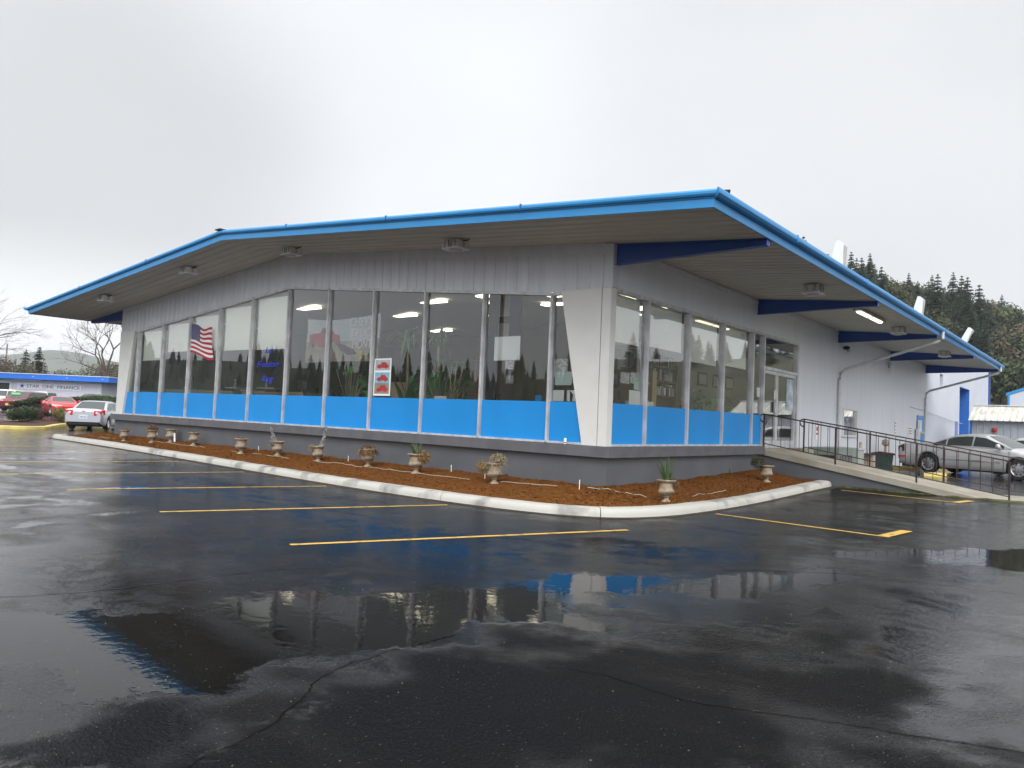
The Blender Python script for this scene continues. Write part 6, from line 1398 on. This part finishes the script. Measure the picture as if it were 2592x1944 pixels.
# ------------------------------------------------------------------ rear annex, shed, far building at the right
an = thing('annex_building', 'tall plain white building with a blue roll up door beyond the dealership', 'building', (0, 0, 0)); m_an = mat('annex_white', (.60, .62, .68), .6, c2=(.56, .58, .64), vscale=.6)
mb = MB()
for (y0, y1, z0, z1) in ((28.25, 32.0, 0, 7.2), (32.0, 32.9, 4.75, 7.2), (32.0, 32.9, 0, 4.1), (32.9, 37.9, 0, 7.2), (37.9, 41.3, 4.42, 7.2), (41.3, 49.2, 0, 7.2)): mb.box((-8, y0, z0), (-.05, y1, z1))
mb.build('wall', m_an, an)
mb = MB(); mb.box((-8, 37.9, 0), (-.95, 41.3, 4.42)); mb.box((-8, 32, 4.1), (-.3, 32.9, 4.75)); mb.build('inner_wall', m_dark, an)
mb = MB(); mb.box((-.95, 37.9, .1), (-.90, 41.3, 4.42)); o = mb.build('roll_up_door', m_lav, an)
mb = MB()
for k in range(9): mb.box((-.90, 37.9, .45 + k * .46), (-.885, 41.3, .47 + k * .46))
mb.build('slat_joint', m_bluebeam, o)
mb = MB(); mb.box((-.9, 41.27, .1), (-.045, 41.31, 4.42)); mb.box((-.9, 37.89, 4.39), (-.045, 41.3, 4.43)); mb.build('door_reveal', m_blue_dk, an)
mb = MB(); mb.box((-.1, 36.5, .1), (-.035, 37.4, 2.4)); mb.build('blue_door', m_lav, an)
mb = MB(); mb.box((-.30, 32, 4.1), (-.28, 32.9, 4.75)); mb.build('window', m_brn, an)
mb = MB(); mb.box((-8, 49.2, 0), (.04, 49.5, 7.2)); mb.build('corner_trim', m_bluebeam, an)
sd_ = thing('metal_shed', 'low ribbed grey metal shed with a weathered corrugated roof', 'shed', (1.55, 31.0, .1)); m_shr2 = mat('weathered_metal_roof', (.62, .60, .55), .55, c2=(.40, .38, .32), vscale=2.2, stretch=(3, .5, 1)); m_shw = mat('shed_grey_metal', (.42, .44, .48), .55, var=.1)
mb = MB(); rows = []
for x, d in ribs(0, 9, .28, .03, .03): rows.append([(x, -d, 0), (x, -d, 2.28)])
mb.grid(rows); mb.box((0, .04, 0), (9, 3, 2.28)); mb.build('wall', m_shw, sd_)
mb = MB(); rows = []
for x, d in ribs(-.12, 9.2, .25, .03, .03): rows.append([(x, -.30, 2.25 + d), (x + .28 * 0, 1.3, 3.02 + d), (x, 3.1, 2.3 + d)])
mb.grid(rows); mb.build('roof', m_shr2, sd_)
mb = MB(); mb.box((-.12, 1.2, 3.045), (9.2, 1.4, 3.075)); mb.build('ridge_cap', m_white, sd_)
mb = MB(); mb.box((-.10, -.06, 0), (-.003, .1, 2.25)); mb.build('corner_post', m_blue_dk, sd_)
t_ = thing('alarm_bell', 'round red alarm bell on the shed wall', 'bell', (2.5, 30.93, 1.92)); mb = MB(); rings = [(.05, -.06), (.10, -.05), (.11, 0)]; mb.lathe(rings, 12); o = mb.build('bell', m_red, t_, smooth=True); o.rotation_euler = (math.radians(90), 0, 0); mb = MB(); mb.box((-.04, .01, -.16), (.04, .04, -.05)); mb.build('bracket', m_red, t_)
fg = thing('far_gable_building', 'far pale building with a light blue gable edge at the right border', 'building', (-.05, 60, 0)); mb = MB(); mb.prism([(0, 0, 0), (16, 0, 0), (16, 0, 5.0), (8, 0, 8.0), (0, 0, 5.0)], (0, 12, 0)); mb.build('wall', m_an, fg)
mb = MB(); mb.prism([(-.1, -.05, 5.0), (8, -.05, 8.05), (8, -.05, 8.25), (-.12, -.05, 5.22)], (0, .3, 0)); mb.prism([(0, -.05, 0), (.14, -.05, 0), (.14, -.05, 5.05), (0, -.05, 5.0)], (0, .04, 0)); mb.build('blue_edge', m_bluefas, fg)

# ------------------------------------------------------------------ across the street, behind the viewer (mirrored in the glass)
m_back = mat('dark_far_wood', (.03, .04, .022), .9, c2=(.018, .024, .014), vscale=.05)
hill('hill', [(-420, 60, 26), (-380, -60, 24), (-320, -170, 22), (-240, -260, 20), (-130, -300, 24), (-70, -310, 31), (-20, -315, 27), (60, -315, 18), (160, -290, 14), (260, -220, 12)], 90, m_back, 5, rough=3)
mb = MB(); rn = random.Random(77); BP = [Vector(p) for p in [(-420, 60, 26), (-380, -60, 24), (-320, -170, 22), (-240, -260, 20), (-130, -300, 24), (-70, -310, 31), (-20, -315, 27), (60, -315, 18), (160, -290, 14), (260, -220, 12)]]
for _ in range(900):
    u = rn.uniform(0, 8.99); k = int(u); p = BP[k].lerp(BP[k + 1], u - k); out = Vector((p.x - 7.5, p.y + 12, 0)).normalized(); v = rn.uniform(-.6, .08); q = p + out * 90 * v; z0 = p.z * (1 - S(abs(v))) - 2
    h_ = rn.uniform(5, 12) * (1.25 if rn.random() < .3 else .8); r0 = h_ * rn.uniform(.16, .26)
    for (a, b_, c_) in ((.1, .55, 1), (.35, .8, .75), (.6, 1.0, .5)):
        ring = [(q.x + r0 * c_ * math.cos(t) * rn.uniform(.8, 1.2), q.y + r0 * c_ * math.sin(t) * rn.uniform(.8, 1.2), z0 + h_ * a) for t in np.linspace(0, 5.4, 7)]
        for i in range(7): mb.poly((ring[i], ring[(i + 1) % 7], (q.x, q.y, z0 + h_ * b_)))
tag(mb.build('far_wood', m_back), 'distant dark wood on the hill behind the viewer, mirrored in the glass', 'wood', kind='stuff')
pole(-28.5, -30, 13.5, .20, 'utility pole with crossarm across the street, mirrored in the left windows', 3.2, 0); 
lm = thing('lot_lamp', 'twin headed lot lamp across the street, mirrored in the glass', 'lamp', (-17, -34, 0)); mb = MB(); mb.tube([(0, 0, 0), (0, 0, 9.5)], [.1, .07], 8); mb.build('mast', m_galv, lm)
for s_ in (-1, 1):
    mb = MB(); mb.box((s_ * .15, -.25, 9.4), (s_ * .85, .25, 9.65)); mb.build('lamp_head', m_galv, lm)

# damp air: far things fade
mb = MB(); mb.box((-3300, -3300, -3), (3300, 3300, 130)); hz_o = mb.build('haze', None) if False else None
me_h = bpy.data.meshes.new('haze'); me_h.from_pydata(mb.v, [], mb.f); hz_o = bpy.data.objects.new('haze', me_h); col.objects.link(hz_o); hz_o['kind'] = 'stuff'
mh = bpy.data.materials.new('haze'); mh.use_nodes = True; th = mh.node_tree; th.nodes.clear()
oh = th.nodes.new('ShaderNodeOutputMaterial'); pv = th.nodes.new('ShaderNodeVolumePrincipled'); pv.inputs['Color'].default_value = (.93, .95, .97, 1); pv.inputs['Density'].default_value = .00036; pv.inputs['Anisotropy'].default_value = 0.2
th.links.new(pv.outputs[0], oh.inputs['Volume']); me_h.materials.append(mh)

# ------------------------------------------------------------------ cracks and grit on the paving
m_crack = mat('open_crack', (.004, .004, .004), .9, spec=.05)
for P in ([(4.03, -8.2), (4.0, -8.73), (4.02, -9.15), (4.13, -9.42), (4.28, -9.61), (4.45, -9.93), (4.62, -10.5)], [(4.85, -8.27), (5.13, -8.15), (5.48, -8.16), (5.8, -8.13), (6.4, -7.88), (7.4, -7.5)],
          [(4.29, -4.47), (4.79, -3.96), (5.35, -3.51), (5.97, -3.32), (7.6, -3.0)], [(1.09, -10.03), (1.28, -9.62), (1.37, -9.02), (1.42, -8.26), (1.66, -7.54)]):
    C_ = resample(catmull([(a, b_) for a, b_ in P], 8), .03); mb = MB(); rows = []
    for i, p in enumerate(C_):
        d = (C_[min(i + 1, len(C_) - 1)] - C_[max(i - 1, 0)]).normalized(); nr = Vector((-d.y, d.x))
        q = p + nr * (.03 * mnoise.noise(Vector((p.x * 6, p.y * 6, 0))) + .012 * mnoise.noise(Vector((p.x * 30, p.y * 30, 0))))
        w = .0035 + .004 * abs(mnoise.noise(Vector((p.x * 9, p.y * 9, 5)))); rows.append([(q.x - nr.x * w, q.y - nr.y * w, .003), (q.x + nr.x * w, q.y + nr.y * w, .003)])
    mb.grid(rows); tag(mb.build('paving_crack', m_crack), kind='structure')
mb = MB(); rn = random.Random(404)
for _ in range(520):
    x = rn.uniform(-3, 7.5); y = rn.uniform(-10.8, -3.2); r = rn.uniform(.002, .0055)
    c_ = Vector((x, y, gh(x, y) + r * .6)); P = [c_ + Vector((r * math.cos(a) * rn.uniform(.7, 1.3), r * math.sin(a) * rn.uniform(.7, 1.3), -r * .5)) for a in (0, 1.57, 3.14, 4.71)]; T_ = c_ + Vector((0, 0, r * .6))
    for k in range(4): mb.poly((P[k], P[(k + 1) % 4], T_))
tag(mb.build('grit', mat('pale_grit', (.22, .19, .15), .8, c2=(.08, .06, .045), vscale=9)), 'scattered fine grit and bark crumbs on the wet asphalt', 'grit', kind='stuff')
